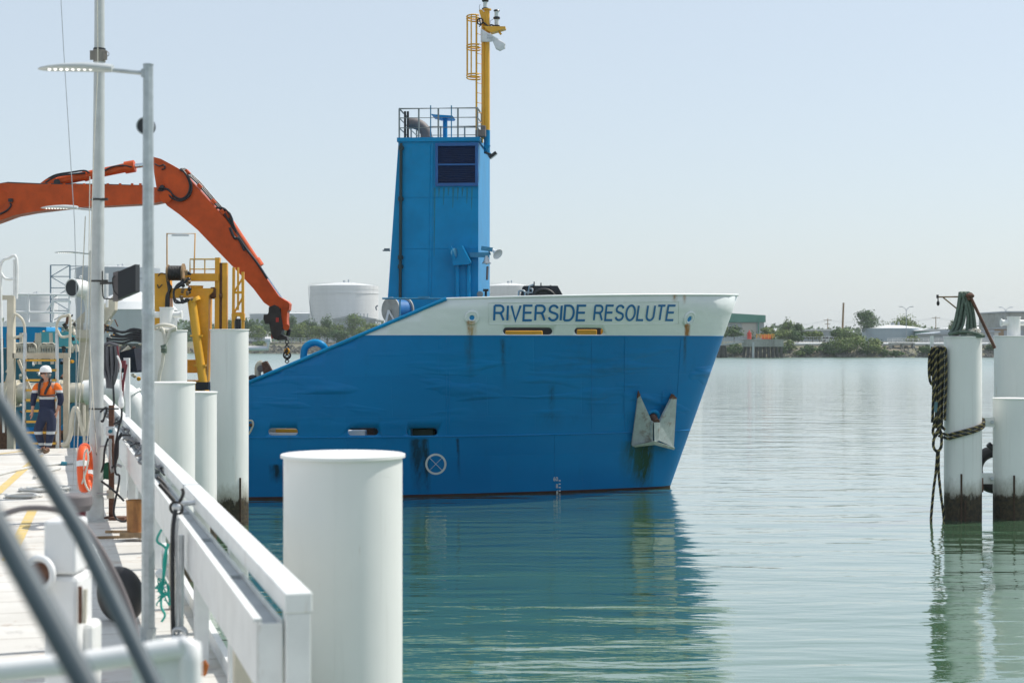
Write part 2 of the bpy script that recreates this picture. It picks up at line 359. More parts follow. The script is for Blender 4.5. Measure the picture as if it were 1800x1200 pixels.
T = [ # px, dD, top y, width px, label, material, trunk
 (1290, 16, 571, 34, 'dark round tree in front of the green shed, right of the bow', L_dark, .25),
 (1268, 20, 566, 26, 'olive tree half hidden by the bow beside the green shed', L_mid, .2),
 (1385, 26, 560, 26, 'tree with tufted bare-topped branches standing highest between jetty and pale roof', L_light, .3),
 (1403, 22, 568, 22, 'dark green dense tree just right of the tufted tree', L_dark, .15),
 (1352, 24, 574, 34, 'olive bush behind the jetty with yellow rails', L_mid, .15),
 (1376, 18, 579, 36, 'low brown olive bush below the tufted tree', L_mid, .1),
 (1398, 16, 581, 34, 'dark low bush behind the fence left of the white van', L_dark, .1),
 (1428, 20, 581, 36, 'bush under the long pale roof left of the white van', L_mid, .1),
 (1440, 24, 583, 18, 'bush under the long pale roof above the white van', L_mid, .12),
 (1468, 22, 580, 20, 'small dark bush at the foot of the tall leaning pole', L_dark, .1),
 (1487, 14, 577, 34, 'spiky green bush right of the tall leaning pole', L_light, .15),
 (1526, 90, 545, 50, 'large round tree standing left above the pale blue tank', L_dark, .3),
 (1592, 100, 554, 54, 'wide domed tree rising behind the pale blue tank', L_mid, .3),
 (1677, 110, 564, 26, 'small tree far behind, left of the rope stand', L_light, .3),
 (1456, 2, 602, 40, 'dark mangrove bush at the waterline, left in the big mangrove clump', L_dark, .02),
 (1494, 2, 589, 66, 'biggest mangrove bush standing at the waterline', L_mid, .02),
 (1478, 4, 596, 38, 'mangrove bush filling the middle of the big waterline clump', L_mid, .02),
 (1536, 2, 595, 40, 'pointed mangrove bush at the waterline right of the biggest one', L_mid, .02),
 (1521, 3, 603, 26, 'low dark mangrove between the biggest and the pointed mangrove', L_dark, .02),
 (1556, 1, 613, 18, 'tiny mangrove at the right foot of the pointed mangrove', L_dark, .02),
 (1388, 5, 597, 22, 'lone bush on the slope just right of the concrete jetty', L_mid, .05),
 (1376, 3, 606, 18, 'low scrub hugging the right side of the jetty piles', L_dark, .02),
 (1295, 3, 603, 38, 'dark bush under the gangway left of the jetty', L_dark, .03),
 (1741, 6, 603, 18, 'small bush at the water behind the leaning strut', L_dark, .05),
 (1740, 140, 572, 60, 'low grey green treetop line between rope stand and right pile', L_mid, .1),
 (1700, 120, 574, 30, 'hazy bush behind the rope stand', L_mid, .1),
 (1322, 60, 578, 22, 'bush right under the wall of the green shed', L_light, .1),
 (621, 30, 551, 40, 'tallest pale green tree in front of the big white tank', L_light, .15),
 (575, 30, 552, 28, 'tree at the lower left edge of the big white tank', L_dark, .1),
 (592, 22, 566, 34, 'olive bush below the pale green tree left of the ship', L_mid, .1),
 (655, 20, 566, 40, 'grey green bush just above the sloping blue bulwark', L_mid, .1),
 (640, 14, 572, 34, 'low mangrove bush beside the sloping bulwark', L_mid, .05),
 (600, 12, 578, 42, 'broad dark mangrove above the blue pipe arch', L_dark, .03),
 (690, 20, 574, 40, 'bush behind the cable reel on the slope', L_mid, .05),
 (560, 24, 569, 36, 'olive bush right of the excavator hitch', L_mid, .08),
 (528, 24, 567, 36, 'olive bush behind the excavator hitch', L_mid, .08),
 (545, 40, 557, 30, 'hazy green tree behind the bush right of the excavator hitch', L_dark, .08),
 (512, 60, 555, 26, 'hazy tree at the far left of the big white tank', L_dark, .08),
 (470, 40, 560, 40, 'hazy dark tree right of the yellow lattice post', L_dark, .08),
 (452, 22, 571, 40, 'olive bush right of the tallest left pile', L_mid, .05),
 (492, 22, 573, 34, 'low bush left of the excavator hitch', L_mid, .05),
 (440, 60, 558, 30, 'hazy dark tree behind the yellow lattice post', L_dark, .05),
 (403, 50, 560, 50, 'hazy tree behind the yellow posts of the crane', L_dark, .08),
 (457, 8, 599, 22, 'tiny bush on the grass strip right of the tallest left pile', L_light, .05),
 (230, 8, 597, 46, 'green bush seen between flagpole and lamp post', L_mid, .05),
 (1420, 2, 606, 34, 'low mangrove fringe at the waterline below the white van', L_dark, .02),
 (1575, 1, 616, 22, 'flat dark shrub on the shore below the pale blue tank', L_dark, .02),
 (1405, 1, 616, 22, 'flat shrub at the waterline right of the jetty', L_mid, .02),
 (1628, 2, 606, 30, 'mangrove bush at the waterline left of the rope coils', L_dark, .02),
 (1605, 20, 590, 26, 'small bush under the right end of the pale blue tank', L_mid, .05),
 (1500, 20, 583, 40, 'green bush line rising left of the pale blue tank', L_light, .05),
 (350, 30, 566, 60, 'dark bush seen behind the yellow crane arm', L_dark, .05),
]
for i, (px, dD, ty, wp, lb, lm, tk) in enumerate(T):
    big = 'mangrove' in lb or 'bush' in lb or 'scrub' in lb
    tree(px, dD, ty, wp, lb, 'bush' if big else 'tree', lm, 100+i, tk, 'bank_bush' if big else 'bank_tree')
tf = MB(); rng = random.Random(77)
for i in range(9000):
    px = rng.uniform(-100, 1900); D = rng.uniform(950, 1150); z = 5+rng.random()**1.5*(13+5*noise.noise(Vector((px*.012, 0, 0)))-(4 if px > 1250 else 0))
    p = Vector(((px-CX)/F*D, D, z)); s = rng.uniform(.8, 1.8); n_ = Vector((rng.uniform(-1, 1), -1, rng.uniform(-.2, 1))).normalized(); x = n_.orthogonal().normalized(); y = n_.cross(x)
    tf.add([p-x*s-y*s*.3, p+y*s*.6, p+x*s-y*s*.2, p-y*s*.7], [(0, 1, 2, 3)])
tf.build('distant_wood', L_dark, kind='stuff', label='hazy far wood along the horizon behind the river bank', cat='wood', fix=False)
# ------------------------------------------------------------------ far buildings and tanks
def tankmat(name, col, ring=2.4):
    m, t, b = newmat(name); co = t.coord(); z = t.xyz(co)[2]
    fr = t.math('FRACT', t.math('DIVIDE', z, ring)); line = t.math('LESS_THAN', fr, .06)
    c = t.mix(t.ramp(t.noise(t.map(co, (1, 1, .1)), .6, 4), .35, .75), col, tuple(q*.9 for q in col))
    c = t.mix(t.math('MULTIPLY', line, .25), c, tuple(q*.5 for q in col)); t.l.new(c, b.inputs['Base Color']); b.inputs['Roughness'].default_value = .55
    return m
M_tank = tankmat('tank_white_steel', (.68, .69, .70)); M_tankb = tankmat('tank_pale_blue_steel', (.36, .44, .50)); M_tankg = tankmat('tank_grey_steel', (.36, .41, .46))
def tank(px0, px1, y_wall, y_apex, D, label, m, rail=True, stair=True, name='storage_tank'):
    c = P((px0+px1)/2, 600, D); c.z = 4.4; r = (px1-px0)/2/F*D; hw = H+(HZ-y_wall)/F*D-c.z; ha = max(.3, (y_wall-y_apex)/F*D)
    t = thing(name, c, label, 'storage tank', 'oil storage tanks across the river')
    o = V(0, 0, 0)
    MB().lathe(o, [(r, -.5), (r, hw*.93), (r*1.004, hw*.93), (r*1.004, hw)], 48).lathe(o, [(r*1.012, hw*.86), (r*1.012, hw*.868), (r, hw*.868)], 48).build('shell', m, t, local=True)
    MB().lathe(o, [(r*1.004, hw), (r*.6, hw+ha*.55), (r*.25, hw+ha*.9), (0, hw+ha)], 48).build('roof', M_farwhite, t, local=True)
    rb = MB()
    if rail:
        for k in range(40):
            a = 2*PI*k/40; rb.bar((r*math.cos(a), r*math.sin(a), hw), (r*math.cos(a), r*math.sin(a), hw+1.1), .06, .06)
        rb.torus((0, 0, hw+1.1), r, .04, n=48, k=4); rb.torus((0, 0, hw+.6), r, .03, n=48, k=4)
        rb.build('guard_rail', M_farwhite, t, local=True)
    if stair:
        sb = MB(); pts = []
        for k in range(25):
            a = PI*1.02+k/24*.9; pts.append(Vector((r*1.03*math.cos(a), r*1.03*math.sin(a), hw*(1-k/24))))
        for a, b in zip(pts, pts[1:]): sb.bar(a, b, .22, .12); sb.bar(a+V(0, 0, 1), b+V(0, 0, 1), .08, .08)
        sb.build('stair', M_greyp, t, local=True)
    vb = MB(); vb.cyl((r*.15, -.2*r, hw+ha*.8), (r*.15, -.2*r, hw+ha+1.1), .35); vb.cyl((0, 0, hw+ha), (0, 0, hw+ha+.8), .6)
    vb.build('vent', M_fargrey, t, local=True)
    return t
tank(545, 665, 503, 496, 740, 'big white storage tank with spiral stair, left of the blue tower', M_tank)
tank(855, 932, 503, 497, 760, 'white tank peeking over the bow behind the black winch', M_tank, stair=False)
tank(440, 600, 552, 549, 1300, 'long pale low tank far off between yellow lattice post and white tank', M_tankg, stair=False)
tank(22, 100, 520, 517, 700, 'pale tank at the far left behind the platform rails', M_tank, stair=False)
tank(136, 280, 472, 468, 820, 'tall grey tank behind the flagpole and lamp post', M_tankg)
tank(1516, 1622, 577, 571, 560, 'low pale blue tank with flat cone roof on the right bank', M_tankb, rail=False)
tank(1648, 1752, 578, 573, 600, 'low wide pale tank behind the rope stand', M_tank, rail=False, stair=False)
dm = thing('domed_shed', P(235, 600, 640)*1, 'white domed roof shed with ribbed grey walls behind the flagpole', 'shed'); dm.location.z = 4.4; WM[dm.name] = Matrix.Translation(dm.location)
rr_ = 75/F*640
MB().lathe((0, 0, 0), [(rr_, -.4), (rr_, 13)], 60, sm=False).build('wall', tankmat('ribbed_wall', (.42, .44, .45), 50), dm, local=True)
MB().lathe((0, 0, 0), [(rr_*1.02, 13), (rr_*.85, 16), (rr_*.5, 19), (0, 21)], 48).build('roof', M_farwhite, dm, local=True)
def shed(px0, px1, y_eave, y_ridge, D, depth, label, mw, mr, fascia=0, name='shed', yaw=0, base=4.4):
    a = P(px0, 600, D); b = P(px1, 600, D); w_ = (b-a).length; c = (a+b)/2; c.z = base; he = H+(HZ-y_eave)/F*D-base; hr = H+(HZ-y_ridge)/F*D-base
    t = thing(name, c, label, 'building', None, yaw)
    MB().box((0, depth/2, he/2-.2), (w_, depth, he-.05+.4)).build('wall', mw, t, local=True)
    rb = MB().prism([(-w_/2-.5, depth/2, he), (w_/2+.5, depth/2, he), (w_/2+.5, depth/2, he+.4), (0, depth/2, hr), (-w_/2-.5, depth/2, he+.4)], (0, depth+1.2, 0))
    rb.build('roof', mr, t, local=True)
    if fascia: MB().box((0, -.35, he-fascia/2), (w_+.6, .5, fascia)).build('fascia', mr, t, local=True)
    dw = MB()
    for k in range(max(1, int(w_/9))): dw.box((-w_/2+4+k*9, -.08, 2.0), (3.4, .12, 4.0))
    dw.build('roller_door', M_fargrey, t, local=True)
    return t
# green shed: monopitch, seen from its end
gs = thing('green_shed', P(1290, 600, 540), 'green clad industrial shed with grey doors just right of the bow', 'building'); gs.location.z = 4.4; WM[gs.name] = Matrix.Translation(gs.location)
def G(px, py, D=540): return P(px, py, D)
MB().prism([G(1240, 549.5), G(1336, 555), G(1336, 567), G(1240, 567)], (0, 24, 0)).build('roof', M_fargreen, gs)
MB().prism([G(1241, 567.2), G(1334, 567.2), G(1334, 600), G(1241, 600)], (0, 22, 0)).build('wall', M_fargrey, gs)
MB().prism([G(1304, 567.4, 528.8), G(1329, 567.4, 528.8), G(1329, 592, 528.8), G(1304, 592, 528.8)], (0, .3, 0)).build('door', mat('far_pale_door', (.42, .41, .38), .7), gs)
MB().box(G(1331, 574, 528)+V(.4, 0, 0), (.35, .5, 6)).build('downpipe', M_fargreen, gs)
shed(1421, 1478, 581, 578, 560, 20, 'long low shed with a pale white roof behind the white van', M_fargrey, M_farwhite, name='low_shed')
shed(1622, 1650, 582, 577, 540, 14, 'small green sided shed beside the pale blue tank', M_fargreen, M_farwhite, name='small_shed')
shed(1640, 1700, 588, 582, 510, 20, 'low grey shed with pitched roof left of the rope stand', M_greyp, M_fargrey, name='low_shed')
shed(1768, 1840, 549, 547, 520, 30, 'tall grey flat topped warehouse at the right edge', M_conc, M_fargrey, name='warehouse')
shed(1752, 1772, 578, 576, 515, 14, 'small beige hut left of the grey warehouse', M_wood, M_fargrey, name='hut')
shed(1716, 1755, 584, 581, 505, 12, 'low open sided store behind the leaning strut', M_farwhite, M_fargrey, name='open_store')
shed(437, 470, 585, 581, 668, 12, 'small white hut on the bank right of the tallest left pile', M_farwhite, M_farwhite, name='hut')
shed(585, 660, 562, 553, 690, 30, 'low grey roofed bunker at the foot of the big white tank', M_fargrey, M_greyp, name='bunker')
for a, w_ in ((634, 'left'), (640, 'middle'), (646, 'right')):
    MB().cyl(P(a, 585, 690), P(a, 551, 690), .22).build('vent_stack', M_fargrey, label='thin grey vent stack, '+w_+' one of three at the foot of the big white tank', cat='vent stack', group='vent stacks by the big white tank')
# far fence, pipes, lamps, poles
def rail_line(px0, px1, dD, z0, hh, m, label, step=14, name='far_fence', cat='fence'):
    t = thing(name, ground_pt((px0+px1)/2, dD, z0), label, cat); px = px0; pts = []
    mb = MB()
    while px <= px1: pts.append(ground_pt(px, dD, z0)); px += step
    for p in pts: mb.bar(p, p+V(0, 0, hh), .14, .14)
    mb.build('post_row', m, t); r = MB()
    for f in (.35, .68, 1): r.tube([p+V(0, 0, hh*f) for p in pts], .06, 4)
    r.build('rail', m, t); return t
rail_line(1388, 1475, 17, 4.0, 2.0, M_fargrey, 'wire fence on grey posts along the bank in front of the white van', 7)
rail_line(1560, 1760, 17, 4.0, 1.6, M_farwhite, 'white pipe fence along the bank below the pale blue tank', 9)
rail_line(440, 690, 16, 4.0, 2.2, M_fargrey, 'wire fence along the left bank above the grass strip', 6)
def pipeline(px0, px1, dD, z, r, label):
    t = thing('pipeline', ground_pt((px0+px1)/2, dD, z), label, 'pipeline', 'pipelines on the right bank')
    MB().tube([ground_pt(q, dD, z) for q in range(px0, px1+1, 20)], r, 8).build('pipe', M_farwhite, t)
    s = MB()
    for q in range(px0+5, px1, 14): p = ground_pt(q, dD, z); s.bar(p-V(0, 0, .9), p-V(0, 0, r), .3, .3)
    s.build('support', M_conc, t)
pipeline(1385, 1455, 12.5, 3.9, .55, 'fat white pipeline on the bank below the fence and van')
pipeline(1520, 1770, 12.5, 3.9, .5, 'long white pipeline on the bank left and right of the rope pile')
bx = ground_pt(1585, 9, 3.2)
st = thing('concrete_culvert', bx-V(0, 0, 1), 'low pale concrete culvert block on the bank below the pale blue tank', 'culvert')
MB().box(bx+V(0, 0, .9), (7.4, 2.4, .45)).box(bx-V(3.4, 0, 0), (.6, 2.2, 1.4)).box(bx+V(3.4, 0, 0), (.6, 2.2, 1.4)).box(bx, (.5, 2.2, 1.4)).build('frame', M_conc, st)
def twin_lamp(px, D, ytop, label):
    b_ = P(px, 600, D); b_.z = 4.4; h = H+(HZ-ytop)/F*D-4.4
    t = thing('street_lamp', b_, label, 'street lamp', 'twin arm street lamps on the far bank')
    MB().cyl((0, 0, -.3), (0, 0, h*.9), .16, .1, 8).build('pole', M_fargrey, t, local=True)
    for s in (-1, 1):
        MB().tube([(0, 0, h*.88), (s*.4, 0, h*.95), (s*1.3, 0, h)], .09, 6, sub=3).build('arm', M_fargrey, t, local=True)
        MB().box((s*1.8, 0, h), (1.1, .4, .22)).build('lamp_head', M_fargrey, t, local=True, bevel=.05)
twin_lamp(1593, 520, 539, 'tall street lamp with two curved arms in front of the pale blue tank')
twin_lamp(1768, 530, 540, 'tall street lamp with two arms left of the grey warehouse')
def power_pole(px, D, ytop, label, lean=0, arms=2, r=.16):
    b_ = P(px, 600, D); b_.z = 4.4; h = H+(HZ-ytop)/F*D-4.4
    t = thing('power_pole', b_, label, 'power pole')
    MB().cyl((0, 0, -.3), (lean, 0, h), r*1.2, r, 8).build('pole', M_wood, t, local=True)
    for k in range(arms):
        z = h-.6-k*1.6; MB().box((lean, 0, z), (3.2-k, .15, .18)).build('crossarm', M_wood, t, local=True)
        ib = MB()
        for s in (-1.4, -.5, .5, 1.4): ib.cyl((lean+s*(1-k*.3), 0, z), (lean+s*(1-k*.3), 0, z+.35), .07, n=6)
        ib.build('insulator', M_fargrey, t, local=True)
    return h
power_pole(1645, 640, 556, 'power pole with crossarm left of the rope stand', arms=1)
power_pole(1455, 640, 560, 'power pole with crossarms above the long pale roof', arms=2)
power_pole(1480, 500, 532, 'tall bare dark pole leaning slightly beside the pale roof', lean=.5, arms=0, r=.3)
wr = MB()
for dz in (0, -.35):
    for a, b_ in ((P(1330, 566, 640), P(1455, 562, 640)), (P(1455, 562, 640), P(1645, 558, 640)), (P(1645, 558, 640), P(1850, 566, 640))):
        pts = [a.lerp(b_, k/8)+V(0, 0, dz-3.2*(k/8)*(1-k/8)*4*.5) for k in range(9)]; wr.tube(pts, .03, 4)
wr.build('power_cable', M_fargrey, label='thin overhead power cables strung between the far poles', cat='power cable')
# far pale van
def van():
    b_ = ground_pt(1456, 20.5, 4.5); t = thing('parked_van', b_, 'small white van on the far road between bush and fence', 'van')
    L = 4.7
    MB().prism([(-L/2, 0, .35), (L/2, 0, .35), (L/2, 0, .95), (L*.34, 0, 1.1), (L*.2, 0, 1.75), (-L*.42, 0, 1.85), (-L/2, 0, 1.1)], (0, 1.8, 0)).build('body', M_white2, t, local=True, bevel=.08)
    MB().prism([(L*.31, 0, 1.1), (L*.19, 0, 1.62), (L*.05, 0, 1.66), (L*.05, 0, 1.1)], (0, 1.84, 0)).build('window', M_black, t, local=True)
    MB().prism([(-.1, 0, 1.1), (-.1, 0, 1.66), (-L*.38, 0, 1.68), (-L*.42, 0, 1.1)], (0, 1.84, 0)).build('window', M_black, t, local=True)
    for x in (-L*.3, L*.3):
        for y in (-.85, .85): MB().cyl((x, y-.1, .33), (x, y+.1, .33), .33, n=14).build('wheel', M_black, t, local=True)
van()
# jetty with gangway
def jetty():
    D = 456; o = P(1340, 628, D); o.z = 0; t = thing('concrete_jetty', o, 'concrete jetty head on dark piles with yellow rails, right of the bow', 'jetty')
    c = P(1340, 603.5, D+5); wdt = 63/F*D
    MB().box((c.x, c.y, c.z), (wdt, 12, 1.9)).box((c.x, c.y, c.z+1.05), (wdt+.6, 12.4, .2)).build('deck', M_conc, t, bevel=.05)
    rng = random.Random(3)
    for k in range(9):
        x0 = c.x-wdt/2+.6+k*(wdt-1.2)/8
        for y in (D+.5, D+9): MB().cyl((x0+(k-4)*.12, y, -1), (x0, y, c.z-.9), .42, n=8).build('pile', M_grease, t)
    MB().cyl(P(1324, 632, D-1.2), P(1324, 601, D-1.2), .35, n=8).build('fender_pile', M_galv, t)
    for px in range(1330, 1364, 7):
        p = P(px, 595.5, D+1); MB().bar(p, p+V(0, 0, 1.5), .14, .14).build('rail_post', M_yellow, t)
    MB().tube([P(1330, 588, D+1), P(1362, 588, D+1)], .08, 5).tube([P(1330, 591.5, D+1), P(1362, 591.5, D+1)], .08, 5).build('hand_rail', M_yellow, t)
    MB().box(P(1347, 592, D+4), (2.6, 1.6, 1.3)).build('equipment_box', M_orange, t, bevel=.05)
    MB().cyl(P(1317, 596, D+3), P(1317, 584, D+3), .62, n=12).cyl(P(1317, 584, D+3), P(1317, 580, D+3), .3, .1, n=10).build('beacon', mat('beacon_red', (.55, .05, .03), .5), t)
    g = thing('gangway', P(1290, 603, 462), 'pale truss gangway running from the bank to the jetty', 'gangway')
    tr = MB(); n = 9; a0, a1 = P(1262, 607, 463), P(1310, 600, 462)
    for y in (-.9, .9):
        for k in range(n):
            A = a0.lerp(a1, k/n)+V(0, y, 0); B = a0.lerp(a1, (k+1)/n)+V(0, y, 0); U = V(0, 0, 1.7)
            tr.bar(A, B, .25, .4); tr.bar(A+U, B+U, .12, .12); tr.bar(A, A+U, .1, .1); tr.bar(A, B+U, .09, .09)
    tr.build('truss', M_galv, g)
    MB().bar(a0, a1, 1.7, .1).build('walkway', M_conc, g)
    d = thing('mooring_dolphin', P(1268, 628, 460), 'cluster of dark timber piles at the water beside the bow', 'dolphin')
    for k in range(4): MB().cyl(P(1262+k*5, 632, 459+k % 2), P(1265+k*3, 607, 459.5), .4, n=8).build('pile', M_grease, d)
jetty()
# blue lattice tower far left
lt = thing('lattice_tower', P(112, 600, 640), 'blue steel lattice frame standing left of the tall grey tank', 'tower'); mb = MB()
for px in (89, 123):
    for dy in (0, 6): mb.bar(P(px, 600, 640+dy), P(px, 466, 640+dy), .5, .5)
for k in range(7):
    y = 466+k*20; mb.bar(P(89, y, 640), P(123, y, 640), .35, .35)
    if k < 6: a, b_ = (89, 123) if k % 2 else (123, 89); mb.bar(P(a, y, 640), P(b_, y+20, 640), .3, .3)
mb.bar(P(123, 468, 640), P(160, 468, 640), .3, .3).bar(P(123, 474, 640), P(150, 468, 640), .25, .25)
mb.build('steel_frame', mat('faded_blue_steel', (.10, .17, .25), .6), lt)
# ------------------------------------------------------------------ the ship
SYAW = math.radians(-4)
ship = thing('dredging_ship', (4.79, 48.25, 0), 'blue and white ship with RIVERSIDE RESOLUTE on its bow and a tall blue tower', 'ship', rz=SYAW)
SM = WM[ship.name]; SI = SM.inverted()
def stem(z): return 2.05*z/5.8 if z > 0 else .3*z
def hb(xs, z):
    zz = max(0, min(1, z/5.8)); L = 20-10*zz; p = 2.48+.52*zz; t = max(0, stem(z)-xs)
    if z < 0: t *= 1+z*.08
    r = .34*math.sqrt(max(0, 1-(1-min(t, .42)/.42)**2)) if z > -.3 else 0
    return min(5.1, 5.1*(1-(1-t/L)**p)+r*(1-min(1, t/L))**2) if t < L else 5.1
def ztop(xs):
    if xs > -6.25: return 5.56+(xs+6.25)/8.3*.23
    if xs > -12.60: return 5.56+(xs+6.25)*.4188
    if xs > -16: return 2.9
    return max(2.0, 2.9+(xs+16)*.9)
def hull_local(xs, z): return Vector((xs, -hb(xs, z), z))
def surf(px, z, off=0.):                              # point of the starboard side at photo column px and height z
    lo, hi = -45., stem(z)-.01
    for _ in range(40):
        m = (lo+hi)/2; q = SM@hull_local(m, z)
        if CX+q.x/q.y*F < px: lo = m
        else: hi = m
    xs = (lo+hi)/2; p = hull_local(xs, z)
    if off:
        e = .03; a = hull_local(min(xs+e, stem(z)-.001), z)-hull_local(xs-e, z); b_ = hull_local(xs, z+e)-hull_local(xs, z-e)
        n = a.cross(b_).normalized(); n = -n if n.y > 0 else n
        p = p+n*off
    return p
def surfpy(px, py, off=0.):
    z = 3.
    for _ in range(12):
        q = SM@surf(px, z); z = H-(py-HZ)/F*q.y
    return surf(px, z, off)
def RP(px, py, yl=-2.0):                              # ship-local point on the plane y = yl seen at the pixel
    o = SI@Vector((0, 0, H)); d = (SI.to_3x3())@Vector(((px-CX)/F, 1, -(py-HZ)/F)); k = (yl-o.y)/d.y
    return o+d*k
def hull_material():
    m, t, b = newmat('hull_blue_paint'); co = t.coord(); x, y, z = t.xyz(co)
    base = t.mix(t.ramp(t.noise(t.map(co, (.5, .5, .9)), 1, 4, .6), .3, .7), (.0, .180, .45), (.0, .210, .51))
    # plate panels with slightly different fade
    pl = t.n.new('ShaderNodeTexBrick'); t.l.new(t.map(co, (1, 1, 1), rot=(PI/2, 0, 0)), pl.inputs['Vector']); pl.inputs['Scale'].default_value = 1
    pl.inputs['Brick Width'].default_value = 2.6; pl.inputs['Row Height'].default_value = 1.15; pl.inputs['Mortar Size'].default_value = .01
    pl.inputs['Color1'].default_value = (.0, .0, .0, 1); pl.inputs['Color2'].default_value = (1, 1, 1, 1); pl.inputs['Mortar'].default_value = (.5, .5, .5, 1)
    base = t.mix(t.math('MULTIPLY', pl.outputs[0], .28), base, (.0, .14, .39))
    # grimy patches, scuffs
    g = t.ramp(t.noise(t.map(co, (1.3, 1, .5)), 1.2, 6, .7), .55, .8)
    base = t.mix(t.math('MULTIPLY', g, .35), base, (.0, .085, .19))
    sc = t.ramp(t.noise(t.map(co, (.8, .8, 5)), 2.2, 5, .75), .69, .74)
    base = t.mix(t.math('MULTIPLY', sc, .55), base, (.0, .06, .13))
    sc2 = t.ramp(t.noise(t.map(co, (.9, .9, 4), loc=(5, 3, 1)), 2.0, 5, .8), .72, .75)
    base = t.mix(t.math('MULTIPLY', sc2, .35), base, (.05, .24, .42))
    st = t.noise(t.map(co, (7, 7, .25)), 1.3, 4, .7)
    def streak(base, px, zt, zb, wd, col, k):
        xs = surf(px, (zt+zb)/2).x
        dx = t.math('ABSOLUTE', t.math('SUBTRACT', t.math('ADD', x, t.math('MULTIPLY', t.math('SUBTRACT', st, .5), .05)), xs))
        gx = t.math('SUBTRACT', 1, t.math('DIVIDE', dx, wd), clamp=True)
        gx = t.math('MULTIPLY', gx, t.ramp(st, .25, .6))
        top = t.ramp(z, zt, zt-.08); bot = t.ramp(z, zb, zb+(zt-zb)*.7)
        return t.mix(t.math('MULTIPLY', t.math('MULTIPLY', gx, k), t.math('MULTIPLY', top, bot)), base, col)
    for a in [(1131, 1.55, -.1, .34, (.008, .045, .02), 3.), (1118, 1.5, .0, .55, (.01, .08, .07), 1.2), (1204, 4.6, 3.4, .07, (.02, .07, .10), .9), (826, 4.6, 3.2, .16, (.01, .10, .20), 1.0),
              (735, 1.7, -.1, .25, (.004, .05, .10), 1.6), (750, 1.7, -.1, .12, (.004, .045, .08), 1.8), (806, 1.7, .4, .06, (.004, .05, .11), 1.4), (970, 3.2, 2.1, .12, (.0, .10, .22), 1.0),
              (965, 2.4, 1.8, .5, (.0, .11, .26), .7), (486, 1.0, .4, .22, (.004, .04, .07), 1.8), (510, .9, -.1, .3, (.004, .055, .11), 1.1), (885, 4.5, 3.0, .1, (.01, .075, .14), 1.0)]:
        base = streak(base, *a)
    t.l.new(base, b.inputs['Base Color']); b.inputs['Roughness'].default_value = .42; b.inputs['Specular IOR Level'].default_value = .22
    # dents between the frames + plate edges
    d1 = t.noise(t.map(co, (.45, .45, 2.2)), 1.15, 2, .4, .3)
    msk = t.math('MULTIPLY', t.ramp(z, 1.9, 2.6), t.ramp(z, 4.3, 3.9))
    h = t.math('MULTIPLY', t.math('MULTIPLY', t.ramp(d1, .52, .78), msk), .13)
    h = t.math('ADD', h, t.math('MULTIPLY', t.noise(t.map(co, (.9, .9, 1.3)), 1.4, 2), .022))
    h = t.math('ADD', h, t.math('MULTIPLY', pl.outputs[1], -.006))
    bn = t.n.new('ShaderNodeBump'); bn.inputs['Strength'].default_value = .8; bn.inputs['Distance'].default_value = .5
    t.l.new(h, bn.inputs['Height']); t.l.new(bn.outputs[0], b.inputs['Normal'])
    # white band
    m2, t, b = newmat('hull_white_paint'); co = t.coord(); x, y, z = t.xyz(co); st = t.noise(t.map(co, (7, 7, .25)), 1.3, 4, .7)
    base = t.mix(t.ramp(t.noise(t.map(co, (.6, .6, 1.4)), 1.5, 5, .6), .3, .75), (.76, .80, .79), (.68, .72, .72))
    def streak2(base, px, zt, zb, wd, col, k):
        xs = surf(px, (zt+zb)/2).x
        dx = t.math('ABSOLUTE', t.math('SUBTRACT', t.math('ADD', x, t.math('MULTIPLY', t.math('SUBTRACT', st, .5), .06)), xs))
        gx = t.math('MULTIPLY', t.math('SUBTRACT', 1, t.math('DIVIDE', dx, wd), clamp=True), t.ramp(st, .25, .6))
        return t.mix(t.math('MULTIPLY', t.math('MULTIPLY', gx, k), t.math('MULTIPLY', t.ramp(z, zt, zt-.05), t.ramp(z, zb, zb+(zt-zb)*.6))), base, col)
    for a in [(829, 4.98, 4.3, .17, (.42, .27, .12), 1.5), (824, 4.98, 4.45, .06, (.36, .18, .06), 1.5), (1208, 4.92, 4.35, .10, (.34, .14, .03), 2.6), (1186, 5.75, 5.5, .10, (.4, .26, .14), 1.3), (1203, 5.75, 5.45, .07, (.4, .26, .14), 1.3), (893, 5.15, 4.9, .12, (.42, .34, .25), 1.0), (955, 5.15, 4.95, .15, (.42, .34, .25), 1.0)]:
        base = streak2(base, *a)
    t.l.new(base, b.inputs['Base Color']); b.inputs['Roughness'].default_value = .42
    t.l.new(t.bump(t.noise(t.map(co, (.9, .9, 1.6)), 1.5, 2), .25, .12), b.inputs['Normal'])
    return m, m2
M_hull, M_hullw = hull_material()
M_boot = mat('antifouling_red', (.045, .014, .012), .7, var=.3)
M_inner = mat('inner_bulwark_blue', (.01, .16, .38), .45, var=.1)
M_deck = mat('ship_deck_green_grey', (.16, .20, .18), .8, var=.2, dirt=RUST, amt=.3, streak=False)
